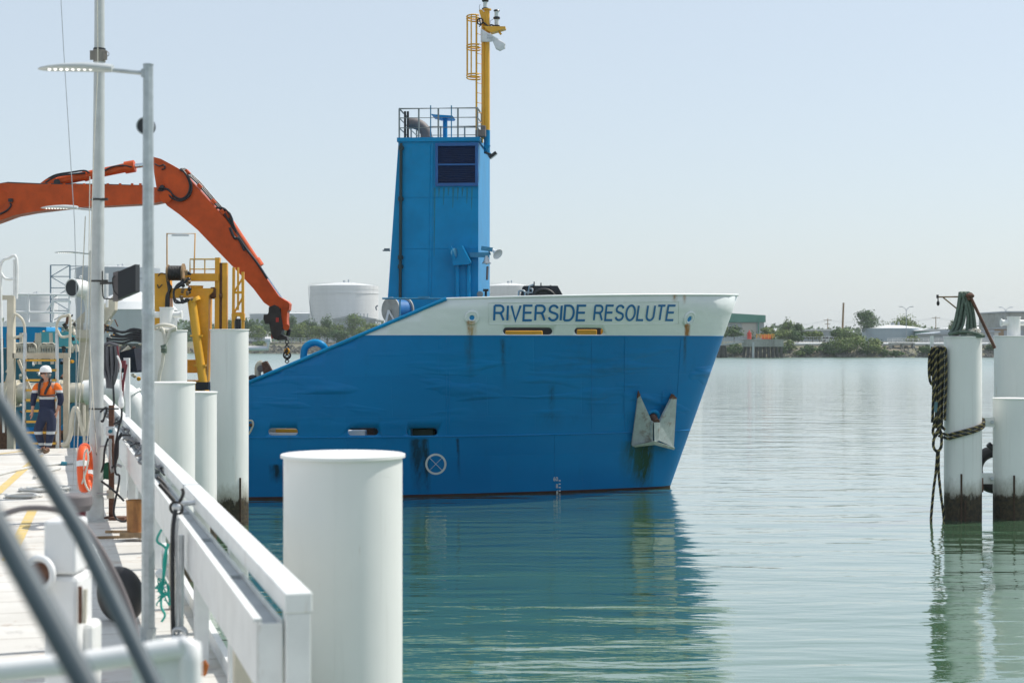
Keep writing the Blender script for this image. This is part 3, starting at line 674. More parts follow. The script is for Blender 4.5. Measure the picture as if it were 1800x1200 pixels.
def build_hull():
    ts = [0, .004, .015, .035, .07, .12, .18, .25, .33, .45, .65, .9, 1.2]; t_ = 1.2
    while t_ < 20: t_ += .25; ts.append(t_)
    while t_ < 42: t_ += 1; ts.append(t_)
    rows = [-1.2, -.5, 0, .055, .6, 1.2, 1.73, 2.2, 2.7, 3.2, 3.7, 4.15, 4.55, 4.9, 5.25, 99]
    def column(t):
        zt = 5.
        for _ in range(12): zt = ztop(stem(zt)-t)
        return [min(r, zt) for r in rows]
    bm = bmesh.new(); grid = {}
    for side in (-1, 1):
        for i, t in enumerate(ts):
            for j, z in enumerate(column(t)):
                xs = stem(z)-t; grid[side, i, j] = bm.verts.new((xs, side*hb(xs, z), z))
    for side in (-1, 1):
        for i in range(len(ts)-1):
            for j in range(len(rows)-1):
                q = [grid[side, i, j], grid[side, i+1, j], grid[side, i+1, j+1], grid[side, i, j+1]]
                f = bm.faces.new(q if side < 0 else q[::-1]); zc = sum(v.co.z for v in q)/4
                f.material_index = 2 if rows[j+1] <= .1 else (1 if rows[j] > 4.5 else 0); f.smooth = True
    n = len(ts)-1                                    # transom
    for j in range(len(rows)-1):
        f = bm.faces.new([grid[-1, n, j], grid[1, n, j], grid[1, n, j+1], grid[-1, n, j+1]])
    bmesh.ops.remove_doubles(bm, verts=bm.verts, dist=.0004)
    bmesh.ops.dissolve_degenerate(bm, edges=bm.edges, dist=.0004)
    bmesh.ops.recalc_face_normals(bm, faces=bm.faces)
    me = bpy.data.meshes.new('hull'); bm.to_mesh(me); bm.free()
    for q in (M_hull, M_hullw, M_boot, M_inner): me.materials.append(q)
    o = bpy.data.objects.new('hull', me); COL.objects.link(o)
    md = o.modifiers.new('s', 'SOLIDIFY'); md.thickness = .05; md.offset = -1; md.material_offset = 3; md.material_offset_rim = 0
    cut = MB()
    def cap(x0, x1, y0, y1, n=8):
        pts = []; r = (y1-y0)/2; cy = (y0+y1)/2; r_ = min(r, (x1-x0)/2)
        for k in range(n+1): a = PI/2+PI*k/n; pts.append((x0+r_+r_*math.cos(a), cy+r*math.sin(a)))
        for k in range(n+1): a = -PI/2+PI*k/n; pts.append((x1-r_+r_*math.cos(a), cy+r*math.sin(a)))
        c = surfpy((x0+x1)/2, cy)
        cut.prism([RP(a, b_, c.y) for a, b_ in pts], (0, 1.4, 0))
    for a in [(885, 970, 575.5, 588), (1010, 1060, 576, 588), (472, 523, 752, 765), (612, 664, 752, 765), (715, 768, 752, 765.5)]: cap(*a)
    co = cut.build('cutter', M_hull, ship, local=True); co.parent = None
    bo = o.modifiers.new('b', 'BOOLEAN'); bo.object = co; bo.solver = 'EXACT'; bo.use_self = False
    dg = bpy.context.evaluated_depsgraph_get(); nm = bpy.data.meshes.new_from_object(o.evaluated_get(dg))
    o.modifiers.clear(); o.data = nm; bpy.data.objects.remove(co); o.parent = ship; WM[o.name] = SM.copy()
    o.name = 'hull'; print('hull faces', len(nm.polygons), [m_.name for m_ in nm.materials])
    return o
hull = build_hull(); WM['hull'] = SM.copy()
# trim along the hull
g1 = MB(); g1.tube([hull_local(x/4, ztop(x/4))+V(0, .02, .0) for x in range(-25, 8)]+[hull_local(2.03, 5.79)], .035, 6)
g1b = MB(); g1b.tube([Vector((p.x, -p.y, p.z)) for p in [hull_local(x/4, ztop(x/4))+V(0, .02, 0) for x in range(-25, 8)]+[hull_local(2.03, 5.79)]], .035, 6)
g1.build('gunwale', M_hullw, ship, local=True, label='white rounded gunwale of the bow'); g1b.build('gunwale', M_hullw, ship, local=True, label='far side white gunwale')
g2 = MB(); pts = [hull_local(x/4, ztop(x/4))+V(0, -.01, .0) for x in range(-68, -24)]
g2.tube(pts, .055, 6); MB().tube([Vector((p.x, -p.y, p.z)) for p in pts], .055, 6).build('gunwale', M_blue2, ship, local=True, label='far side light blue gunwale')
g2.build('gunwale', M_blue2, ship, local=True, label='light blue gunwale running down the slope')
kn = MB(); kn.tube([hull_local(1.73/5.8*2.05-t, 1.73)+V(0, -.005, 0) for t in [.02, .1, .3, .6]+[1+k*.4 for k in range(90)]], .022, 5)
kn.tube([hull_local(4.55/5.8*2.05-t, 4.55)+V(0, -.003, 0) for t in [.02, .1, .3, .6]+[1+k*.3 for k in range(32)]], .012, 5)
kn.build('rubbing_strake', M_hull, ship, local=True)
# decks and bulkheads inside
def plate(x0, x1, z, name, m, step=.5, inset=.06):
    mb = MB(); xs = []; x = x0
    while x < x1: xs.append(x); x += step
    xs.append(x1); vs = []
    for x in xs: b_ = max(.02, hb(x, z)-inset); vs += [(x, -b_, z), (x, b_, z)]
    mb.add(vs, [(2*i, 2*i+2, 2*i+3, 2*i+1) for i in range(len(xs)-1)]); mb.build(name, m, ship, local=True)
plate(-40, .5, 1.70, 'main_deck', M_deck); plate(-7.4, stem(4.5)-.05, 4.5, 'forecastle_deck', M_deck, .3)
MB().prism([(-7.4, sg*(hb(-7.4, z)-.08), z) for sg, zs in ((-1, (1.7, 2.5, 3.3, 4.0, 4.45)), (1, (4.45, 4.0, 3.3, 2.5, 1.7))) for z in zs], (.08, 0, 0)).build('forecastle_bulkhead', M_blue2, ship, local=True)
# lettering
def text_mesh(s, font_shear=0.):
    cu = bpy.data.curves.new('t', 'FONT'); cu.body = s; cu.size = 1; cu.resolution_u = 4
    o = bpy.data.objects.new('t', cu); COL.objects.link(o); dg = bpy.context.evaluated_depsgraph_get()
    me = bpy.data.meshes.new_from_object(o.evaluated_get(dg)); bpy.data.objects.remove(o)
    vs = [v.co.copy() for v in me.vertices]; fs = [list(p.vertices) for p in me.polygons]; bpy.data.meshes.remove(me)
    x0 = min(v.x for v in vs); x1 = max(v.x for v in vs); y0 = min(v.y for v in vs); y1 = max(v.y for v in vs)
    return [((v.x-x0)/(x1-x0), (v.y-y0)/(y1-y0)) for v in vs], fs
def arc(cx, cy, rx, ry, a0, a1, n=10): return [(cx+rx*math.cos(math.radians(a0+(a1-a0)*k/n)), cy+ry*math.sin(math.radians(a0+(a1-a0)*k/n))) for k in range(n+1)]
GL = {  # stroke letters on a box 1 high; advance width second
 'R': ([[(0, 0), (0, 1)], [(0, 1), (.36, 1)]+arc(.36, .75, .24, .25, 90, -90)+[(0, .5)], [(.34, .5), (.45, .44), (.64, 0)]], .66),
 'I': ([[(0, 0), (0, 1)]], .0), 'V': ([[(0, 1), (.31, 0), (.62, 1)]], .62),
 'E': ([[(.56, 1), (0, 1), (0, 0), (.57, 0)], [(0, .52), (.52, .52)]], .56),
 'S': ([arc(.31, .745, .27, .255, 15, 215)+[(.2, .54), (.42, .47)]+arc(.31, .26, .29, .26, 35, -170)], .6),
 'D': ([[(0, 0), (0, 1), (.28, 1)]+arc(.28, .5, .33, .5, 90, -90)+[(0, 0)]], .61),
 'O': ([arc(.34, .5, .34, .51, 0, 360, 24)], .68), 'L': ([[(0, 1), (0, 0), (.5, 0)]], .5),
 'U': ([[(0, 1), (0, .3)]+arc(.28, .28, .28, .29, 180, 360)+[(.56, 1)]], .56), 'T': ([[(0, 1), (.58, 1)], [(.29, 1), (.29, 0)]], .58)}
def stroke_text(s, px0, px1, py_b, py_t, name, m, sw=.150, off=.012, sh=(1, 4)):
    adv = sum(GL[c][1] for c in s)+.235*(len(s)-1); x = 0
    for c in s:
        mb = MB()
        for ln in GL[c][0]:
            L_, R_ = [], []; n = len(ln); closed = c == 'O'
            for i, p in enumerate(ln):
                a = ln[i-1] if i or closed else p; b_ = ln[i+1] if i < n-1 else (ln[1] if closed else p)
                if closed and i == 0: a = ln[-2]
                def nrm(u, v): d = math.hypot(v[0]-u[0], v[1]-u[1]) or 1; return ((v[1]-u[1])/d*-1, (v[0]-u[0])/d)
                n1 = nrm(a, p) if a != p else nrm(p, b_); n2 = nrm(p, b_) if b_ != p else n1
                mx, my = n1[0]+n2[0], n1[1]+n2[1]; d = math.hypot(mx, my) or 1; mx, my = mx/d, my/d; k = sw/2/max(.45, mx*n1[0]+my*n1[1])
                L_.append((p[0]+mx*k, p[1]+my*k)); R_.append((p[0]-mx*k, p[1]-my*k))
            vs = []
            for q in L_+R_:
                u = (x+q[0])/adv; v = min(1.0, max(0.0, q[1]))
                v = (q[1]*(1-sw)+sw/2); vs.append(surfpy(px0+u*(px1-px0)+v*(sh[0]+(sh[1]-sh[0])*u), py_b+(py_t-py_b)*v, off))
            mb.add(vs, [(i, i+1, n+i+1, n+i) for i in range(n-1)])
        mb.build(name, m, hull, local=True); x += GL[c][1]+.235
M_letter = mat('lettering_blue', (.005, .14, .38), .4, var=.06)
M_mark = mat('white_mark_paint', (.62, .66, .66), .5, var=.08)
def hull_text(s, px0, px1, py_b, py_t, name, m, off=.012, bold=0.):
    vs, fs = text_mesh(s); mb = MB(); vv = []
    for u, v in vs:
        px = px0+u*(px1-px0); vv.append(surfpy(px, py_b+(py_t-py_b)*v, off))
    mb.add(vv, fs)
    if bold:                                          # thicken strokes along their outlines
        cnt = {}
        for f in fs:
            for a, b_ in zip(f, f[1:]+f[:1]): k = (min(a, b_), max(a, b_)); cnt[k] = cnt.get(k, 0)+1
        for (a, b_), c in cnt.items():
            if c == 1: mb.bar(vv[a], vv[b_], bold, .006)
    return mb.build(name, m, hull, local=True)
stroke_text('RIVERSIDE', 868.5, 1027.5, 565, 534.5, 'name_letter', M_letter, sh=(1, 3))
stroke_text('RESOLUTE', 1043.5, 1182.5, 564.5, 534.5, 'name_letter', M_letter, sh=(3, 5))
fr = MB(); cs = [(859, 532), (1193, 530), (1193, 569), (859, 570)]; pts = []
for (a, b_), (c, d) in zip(cs, cs[1:]+cs[:1]):
    for k in range(14): pts.append(surfpy(a+(c-a)*k/14, b_+(d-b_)*k/14, .004))
fr.tube(pts, .010, 5, closed=True); fr.build('name_panel_edge', M_hullw, hull, local=True)
hull_text('60', 972.5, 980.5, 844.5, 837.5, 'draft_mark', M_mark, bold=.004)
hull_text('8', 977, 980.5, 857, 850, 'draft_mark', M_mark, bold=.004)
hull_text('6', 977.5, 981, 867.5, 861, 'draft_mark', M_mark, bold=.004)
dm_ = MB()
for y in (844, 850, 856, 862): dm_.bar(surfpy(982, y, .012), surfpy(985, y, .012), .015, .03)
dm_.build('draft_mark', M_mark, hull, local=True)
lm = MB(); R0, R1 = 18.6, 15.0; vs = []; n = 40
for k in range(n):
    a = 2*PI*k/n
    for R_ in (R0, R1): vs.append(surfpy(766+R_*math.cos(a), 815+R_*math.sin(a), .012))
lm.add(vs, [(2*k, 2*k+1, (2*k+3) % (2*n), (2*k+2) % (2*n)) for k in range(n)])
for a in (PI/4, 3*PI/4):
    lm.bar(surfpy(766+15.4*math.cos(a), 815+15.4*math.sin(a), .010), surfpy(766-15.4*math.cos(a), 815-15.4*math.sin(a), .010), .03, .008)
lm.build('circle_cross_mark', M_mark, hull, local=True)
# doubler pads and vertical seams
sm_ = MB()
for px in (785, 790, 1040, 1098, 1187): sm_.tube([surf(px, z, .002) for z in (1.8, 2.6, 3.4, 4.5)] if px != 1187 else [surf(px+10*(z-1.8)/2.7, z, .002) for z in (1.8, 2.6, 3.4, 4.5)], .006, 4)
sm_.tube([surfpy(px, 888, .002) for px in ()] or [surf(975, z, .002) for z in (.15, .8, 1.7)], .006, 4)
sm_.build('weld_seam', M_hull, hull, local=True)
for (a, b_, c, d) in ((1097, 688, 1133, 726), (1164, 687, 1190, 726)):
    vs = [surfpy(q[0], q[1], .014) for q in ((a, b_), (c, b_), (c, d), (a, d))]
    mb = MB(); mb.prism([v for v in vs], (0, .02, 0)); mb.build('doubler_plate', M_hull, hull, local=True)
# fairleads
for px, py, r, rx in ((829.5, 558, .19, 1), (1211, 560, .225, .75)):
    c = surfpy(px, py, .01); a = surfpy(px-6, py); b_ = surfpy(px+6, py); u = surfpy(px, py-6); l = surfpy(px, py+6)
    n_ = (b_-a).cross(u-l).normalized(); n_ = -n_ if n_.y > 0 else n_
    f = MB(); f.torus(c, r*.88, .045, axis=n_, n=28, k=8).torus(c, r*.56, .04, axis=n_, n=28, k=8)
    f.lathe(c, [(r*.9, .0), (r*.56, .035)], 28, axis=n_)
    f.build('fairlead', M_hullw, hull, local=True)
    bl_ = MB(); nn_ = 20; bl_.add([surfpy(px+7.5*rx*math.cos(2*PI*k/nn_), py+5.6*math.sin(2*PI*k/nn_)*(1 if rx == 1 else 1.25), .012) for k in range(nn_)], [list(range(nn_))]); bl_.build('fairlead_disc', mat('lit_inside_blue', (.01, .24, .58), .5), hull, local=True)  # solid disc, brighter blue painted for the lit inside; no hole is cut
# things seen through the freeing ports
def inner(px0, px1, y0, y1, m, name, dy=.6):
    c = surfpy((px0+px1)/2, (y0+y1)/2); a = RP(px0, y1, c.y+dy); b_ = RP(px1, y0, c.y+dy)
    MB().box(((a.x+b_.x)/2, c.y+dy+.15, (a.z+b_.z)/2), (b_.x-a.x, .3, b_.z-a.z)).build(name, m, ship, local=True, bevel=.03)
inner(888, 953, 581, 592, M_yellow, 'deck_pipe'); inner(1014, 1049, 579, 592, M_yellow, 'deck_pipe'); inner(1056, 1064, 578, 590, M_yellow, 'deck_pipe')
inner(880, 980, 570, 590, M_grease, 'winch_bed', 1.4); inner(1000, 1080, 570, 590, M_grease, 'winch_bed', 1.4)
inner(484, 526, 754, 760, M_yellow, 'deck_pipe', .4); inner(470, 530, 760.5, 766, M_white2, 'deck_locker', .3); inner(474, 500, 752, 757, M_cream, 'deck_locker', .5); inner(465, 530, 748, 775, M_cream, 'deck_coaming', 1.2)
inner(610, 642, 756, 768, M_white2, 'deck_locker', .3); inner(634, 658, 750, 768, M_rust, 'chain_heap', 1.0); inner(600, 680, 748, 775, M_grease, 'deck_coaming', 1.6)
inner(720, 762, 753, 770, mat('dark_green_paint', (.01, .06, .035), .5), 'pump_housing', .5)
# ------------------------------------------------------------------ tower
YF = -2.0
tl, tr_ = RP(700.5, 249), RP(841, 249); br = RP(840.5, 560); br.z = 4.4; bl = RP(681.5, 525); bl2 = bl+(bl-tl)*((bl.z-1.7)/(tl.z-bl.z)); br2 = br.copy(); br2.z = 1.7
tw = MB(); off = V(0, 2, 0); tw.prism([tl+off, tr_+off, br2+off, bl2+off], (0, 4, 0)); tower = tw.build('tower', M_blue2, ship, local=True, bevel=.02)
zt = tl.z; cx_ = (tl.x+tr_.x)/2
MB().box((cx_, 0, zt+.05), (tr_.x-tl.x+.08, 4.10, .12)).build('tower_top_deck', M_blue2, ship, local=True)
sm2 = MB()
for px in (757, 762): sm2.tube([RP(px, 252, YF-.004), RP(px-4, 522, YF-.004)], .008, 4)
for py in (347, 437): sm2.tube([RP(697, py, YF-.004), RP(841, py, YF-.004)], .006, 4)
sm2.build('weld_seam', M_blue2, tower, local=True)
sk = MB(); M_run = mat('green_run_stain', (.0, .17, .27), .6, var=.25)
for k in range(9): x = 764+k*8.2; L_ = (120, 18, 30, 14, 36, 22, 16, 28, 40)[k]; q0, q1 = RP(x, 330, YF-.003), RP(x-1, 330+L_, YF-.003); sk.add([q0-V(.03, 0, 0), q0+V(.03, 0, 0), q1+V(.008, 0, 0), q1-V(.008, 0, 0)], [(0, 1, 2, 3)])
sk.build('stain', M_run, tower, local=True)
# louvre
a, b_ = RP(768, 325), RP(838, 254); fm = MB(); yl = YF-.03
for q in ((a.x, a.z, b_.x, a.z), (a.x, b_.z, b_.x, b_.z)): fm.bar((q[0]-.04, yl, q[1]), (q[2]+.04, yl, q[3]), .08, .09)
for x in (a.x, b_.x): fm.bar((x, yl, a.z+.045), (x, yl, b_.z-.045), .08, .09)
fm.bar((a.x+.04, yl, (a.z+b_.z)/2), (b_.x-.04, yl, (a.z+b_.z)/2), .05, .05)
lf = fm.build('louvre_frame', mat('frame_blue', (.008, .10, .32), .4), ship, local=True)
sl_ = MB(); k = 0; M_lv = mat('louvre_navy', (.002, .018, .075), .45, var=.2)
while a.z+.06+k*.055 < b_.z-.05:
    z = a.z+.06+k*.055; sl_.box(((a.x+b_.x)/2, yl+.0, z), (b_.x-a.x-.07, .012, .05), M=Matrix.Rotation(-.6, 3, 'X')); k += 1
sl_.box(((a.x+b_.x)/2, YF-.004, (a.z+b_.z)/2), (b_.x-a.x, .006, b_.z-a.z)); sl_.build('louvre', M_lv, lf, local=True)
# drain pipe with clamps, bracket
dp = MB(); p0, p1 = RP(705, 252, YF-.09), RP(703.5, 523, YF-.09); dp.tube([p0, p1], .045, 8)
for f in (.03, .36, .74, .80): q = p0.lerp(p1, f); dp.cyl(q-V(0, 0, .06), q+V(0, 0, .06), .075, n=8); dp.box(q+V(0, .04, 0), (.16, .08, .05))
dp.build('drain_pipe', mat('dark_green_pipe', (.012, .035, .04), .5), ship, local=True)
sb = MB(); q = RP(685, 438, -.5); sb.bar(q, q-V(.17, 0, 0), .05, .05).box(q-V(.1, 0, .04), (.2, .25, .03)); sb.build('side_bracket', M_railgrey, ship, local=True)
# vent trunk: twin pipe and slanted cowl
vb = MB(); yv = YF-.2
for x0, x1 in ((800.5, 808), (820, 827)): p, q = RP(x0, 466, yv), RP(x1, 466, yv); r = (q.x-p.x)/2; vb.cyl(((p.x+q.x)/2, yv, 4.5), ((p.x+q.x)/2, yv, p.z), r, n=14)
p, q = RP(808, 466, yv+.1), RP(820, 466, yv+.1); vb.box(((p.x+q.x)/2, yv+.1, (4.5+p.z)/2), (q.x-p.x, .1, p.z-4.5))
vb.build('vent_trunk', M_blue2, ship, local=True)
cp = MB(); pt = lambda x, y, yy=yv-.05: RP(x, y, yy)
cp.prism([pt(790, 437), pt(795, 433), pt(803, 455), pt(798, 457)], (0, .5, 0)).prism([pt(803, 434), pt(813, 431.5), pt(828.5, 461), pt(826, 465), pt(798, 467), pt(796, 457), pt(804, 454), pt(807, 448)], (0, .46, 0))
cp.prism([pt(790, 437), pt(804, 434), pt(808, 455), pt(798, 458)], (0, .3, 0)); cp.build('vent_cowl', M_blue2, ship, local=True, bevel=.015)
dd = MB(); dd.cyl(pt(799, 444, yv-.22), pt(799.8, 444, yv-.24), .13, n=18); dd.build('cowl_flap', mat('pale_blue_flap', (.15, .45, .62), .5), ship, local=True)
bk = MB(); p, q = RP(826, 448, YF-.1), RP(860, 448, YF-.1); bk.bar(p, q, .1, .14); p, q = RP(846, 436, YF-.05), RP(866, 439, YF-.05); bk.bar(p, q, .09, .12); bk.bar(RP(858, 438, YF-.05), RP(862, 448, YF-.05), .04, .04); bk.build('bracket', M_bluerail, ship, local=True)
# bell, horn speaker, floodlight
bc = RP(855.5, 449, YF-.1); MB().lathe(bc, [(.0, 0), (.06, -.01), (.075, -.1), (.10, -.17), (.145, -.23), (.13, -.24), (.0, -.1)], 20).cyl(bc+V(0, 0, -.2), bc+V(0, 0, -.27), .025).build('bell', M_silver, ship, local=True)
hc = RP(866, 439, YF-.05); MB().lathe(hc, [(.03, -.05), (.05, .08), (.11, .2), (.17, .26), (.16, .27), (.03, .08)], 20, axis=V(.55, -.5, -.45)).build('horn_speaker', M_white2, ship, local=True)
fc = RP(866.5, 273, YF+.3); Mx = Matrix.Rotation(math.radians(-38), 3, 'Y'); fl = MB(); fl.box(fc, (.26, .22, .09), M=Mx).bar(RP(851, 268, YF+.3), fc, .04, .06); flo = fl.build('floodlight', M_bpaint, ship, local=True, bevel=.01)
MB().box(fc+Mx@V(.0, 0, -.05), (.2, .17, .012), M=Mx).build('lens', M_glass, flo, local=True)
sw = MB(); p = RP(844, 517, YF-.03); sw.cyl(p, p+V(0, -.06, 0), .09, n=14); sw.build('junction_box', M_railgrey, ship, local=True)
pb = MB(); p, q = RP(854, 510, YF+.2), RP(854, 524, YF+.2); pb.cyl(q, p, .035, n=8).box(p, (.16, .08, .07)); pb.build('vent_post', M_bpaint, ship, local=True)
MB().cyl(RP(857, 468, YF+.1), RP(856, 492, YF+.1), .035, n=8).build('conduit', M_pipegrey, ship, local=True)
# guard rail on top
zr = zt+.11; x0, x1 = tl.x+.02, tr_.x-.03; ht = RP(705, 191, -2).z-zr; gr_ = MB()
corners = [V(x0, -1.97, 0), V(x1, -1.97, 0), V(x1, 1.97, 0), V(x0, 1.97, 0)]
for f in (.34, .68, 1.): gr_.tube([c+V(0, 0, zr+ht*f) for c in corners], .017 if f < 1 else .025, 6, closed=True)
for a_, b2, n_ in ((0, 1, 4), (1, 2, 3), (2, 3, 3), (3, 0, 3)):
    for k in range(n_): p = corners[a_].lerp(corners[b2], k/n_)+V(0, 0, zr); gr_.cyl(p, p+V(0, 0, ht), .026, n=6)
gr_.build('guard_rail', M_railgrey, ship, local=True)
for px, yy in ((757, -1.4), (793.5, -1.2)): p = RP(px, 240, yy); q = RP(px, 185.5, yy); MB().cyl((p.x, yy, zr), q, .018, n=6).build('whip_aerial', M_bluerail, ship, local=True)
ex = MB(); yy = -1.0; pts = [RP(750, 244, yy), RP(748, 232, yy), RP(740, 222, yy), RP(728, 217, yy), RP(719, 216.5, yy)]; ex.tube(pts, .17, 16, sub=5, caps=False); ex.tube([p for p in pts], .15, 14, sub=5, caps=False)
ex.cyl(pts[0]-V(0, 0, .15), pts[0]+V(0, 0, .05), .2, n=16); ex.build('exhaust_pipe', M_pipegrey, ship, local=True)
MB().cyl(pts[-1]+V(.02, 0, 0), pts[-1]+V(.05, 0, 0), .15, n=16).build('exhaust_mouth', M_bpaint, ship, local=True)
ta = MB(); yy = -.4; ta.cyl(RP(782.5, 246, yy), RP(782.5, 209, yy), .07, n=10).prism([RP(767, 205, yy), RP(798, 207, yy), RP(796, 209.5, yy), RP(774, 209, yy), RP(762, 206, yy), RP(760, 204, yy)], (0, .9, 0)); ta.build('hatch_arm', M_blue2, ship, local=True)
tb = MB()
for px in (712, 717): p = RP(px, 243, -1.5); tb.cyl((p.x, -1.5, zr), RP(px, 196, -1.5), .035, n=8)
tb.build('dark_vent_tube', M_bpaint, ship, local=True)
wb = MB(); p = RP(845, 238, -1.85); wb.box(p+V(0, 0, .05), (.3, .25, .2)).box(p+V(.08, 0, .2), (.14, .2, .16)); wb.build('cable_box', M_pipegrey, ship, local=True, bevel=.02)
# ------------------------------------------------------------------ mast with ladder cage
ym = -1.6; mr = MB(); mx = RP(856, 240, ym).x; mr.cyl((mx-.105, ym-.02, zt+.1), (mx-.105, ym-.02, RP(850, 23, ym).z), .038, n=8)
mr.cyl((mx, ym, zt+.35), (mx, ym, RP(850, 17, ym).z), .088, .08, n=20)
mr.prism([RP(842, 19, ym-.02), RP(846, 17, ym-.02), RP(856, 26, ym-.02), RP(853, 45, ym-.02), RP(848, 40, ym-.02)], (0, .08, 0)).cyl((mx, ym, RP(850, 18.5, ym).z), (mx, ym, RP(850, 16.5, ym).z), .13, n=16)
mast = mr.build('mast', M_mast, ship, local=True)
MB().cyl((mx, ym, zt-.3), (mx, ym, zt+.36), .092, n=20).prism([RP(851, 256, ym-.1), RP(862, 256, ym-.1), RP(857, 267, ym-.1)], (0, .2, 0)).build('mast_foot', M_blue2, mast, local=True)
la = MB(); lx = RP(838, 240, ym).x; lx2 = RP(847, 240, ym).x; ztop_l = RP(838, 28, ym).z
la.cyl((lx, ym-.1, zt), (lx, ym-.1, ztop_l), .028, n=6).cyl((lx2, ym+.12, zt), (lx2, ym+.12, ztop_l), .025, n=6)
z = zt+.3
while z < ztop_l: la.cyl((lx, ym-.1, z), (lx2, ym+.12, z), .011, n=5); z += .29
la.build('ladder', M_mast, mast, local=True)
cg = MB(); cxl = RP(820.5, 100, ym).x; cr = (lx2-cxl)/2; cc = (lx2+cxl)/2
for py in (30, 81.5, 133):
    zc = RP(830, py, ym).z
    cg.tube([(cc+cr*math.cos(a), ym+.34*math.sin(a), zc) for a in [PI*.25+PI*1.5*k/16 for k in range(17)]], .022, 4)
    cg.tube([(cc+cr*math.cos(a), ym+.34*math.sin(a), zc-.07) for a in [PI*.25+PI*1.5*k/16 for k in range(17)]], .022, 4)
for a in (PI*.68, PI*.95, PI*1.2, PI*1.42): x = cc+cr*math.cos(a); y = ym+.34*math.sin(a); cg.cyl((x, y, RP(830, 134, ym).z), (x, y, RP(830, 29, ym).z), .02, n=5)
cg.build('safety_cage', M_mast, mast, local=True)
pf = MB(); pf.prism([RP(851, 48, ym), RP(889, 48.5, ym), RP(889, 52, ym), RP(864, 59.5, ym), RP(856, 54, ym)], (0, .32, 0)); pf.cyl(RP(877, 56, ym), RP(881, 61, ym), .035, n=8); pf.build('light_platform', M_mast, mast, local=True, bevel=.01)
def navlight(x, y0, y1, yy, nm='navigation_light'):
    a = RP(x, y0, yy); b_ = RP(x, y1, yy); h = b_.z-a.z; r = .075
    t = MB().lathe(a, [(r*1.3, 0), (r*1.3, h*.07), (r*.9, h*.1)], 16).lathe(a, [(r*.9, h*.42), (r*1.35, h*.46), (r*1.35, h*.55), (r*.9, h*.58)], 16).lathe(a, [(r*.9, h*.88), (r*1.3, h*.91), (r, h*.98), (0, h)], 16).build(nm, M_bpaint, mast, local=True)
    MB().lathe(a, [(r*.85, h*.08), (r*.85, h*.44)], 16).lathe(a, [(r*.85, h*.56), (r*.85, h*.9)], 16).build('lens', M_glass, t, local=True)
navlight(873, 47.5, 17, ym)
navlight(853, 17, -14, ym)
MB().tube([RP(869, 46, ym-.05), RP(863, 44, ym-.1), RP(860, 47, ym-.1), RP(855, 44, ym-.1), RP(850, 40, ym-.1)], .025, 6, sub=4).build('cable', M_bpaint, mast, local=True)
MB().torus(RP(844, 38, ym-.15), .09, .022, axis=(.3, 1, 0), n=16, k=6).tube([RP(843, 34, ym-.15), RP(845, 45, ym-.15), RP(842, 47, ym-.15)], .02, 5).build('cable_coil', M_bpaint, mast, local=True)
MB().tube([RP(844, 8, ym), RP(842.5, 12, ym), RP(843, 20, ym)], .006, 4).tube([RP(867, 34, ym), RP(862, 37, ym), RP(861, 44, ym)], .006, 4).build('wire', M_bpaint, mast, local=True)
# flag
def flag():
    yy = ym-.18; out = [[(845, 50), (845, 74)], [(850, 53), (851, 74)], [(856, 57), (857, 74)], [(862, 60), (863, 74)], [(868, 64), (866, 73)], [(874, 67.5), (869, 80)], [(880, 71), (872, 87)], [(885, 74), (879, 90.5)], [(888.5, 77), (888, 86)]]
    mb = MB(); vs = []; n = 7
    for i, (a, b_) in enumerate(out):
        for k in range(n):
            f = k/(n-1); p = RP(a[0]+(b_[0]-a[0])*f, a[1]+(b_[1]-a[1])*f, yy+.035*math.sin(i*1.5+f*2)*min(1, i*.4)); vs.append(p)
    A = len(out); mb.add(vs, [(i*n+k, (i+1)*n+k, (i+1)*n+k+1, i*n+k+1) for i in range(A-1) for k in range(n-1)], 0, True)
    m = mat('flag_cloth', (.72, .73, .76), .8, var=.08, sc=8)
    W = [SM@q for q in mb.v]; mb.v = W
    o = mb.build('flag', m, label='limp white flag with faint grey capitals on the yellow mast', cat='flag', loc=SM@RP(845, 74, yy)); sd = o.modifiers.new('t', 'SOLIDIFY'); sd.thickness = .006
    tx = MB()
    for s, x0, x1, y0, y1 in (('N', 857, 860, 64, 61), ('INDU', 856.5, 866, 68.5, 65.5), ('SA', 863, 868, 72.5, 69.8)):
        vs, fs = text_mesh(s); tx.add([SM@RP(x0+u*(x1-x0), y0+(y1-y0)*v, yy-.055) for u, v in vs], fs)
    tx.build('flag_lettering', mat('faint_grey_ink', (.25, .27, .36), .8), o)
flag()
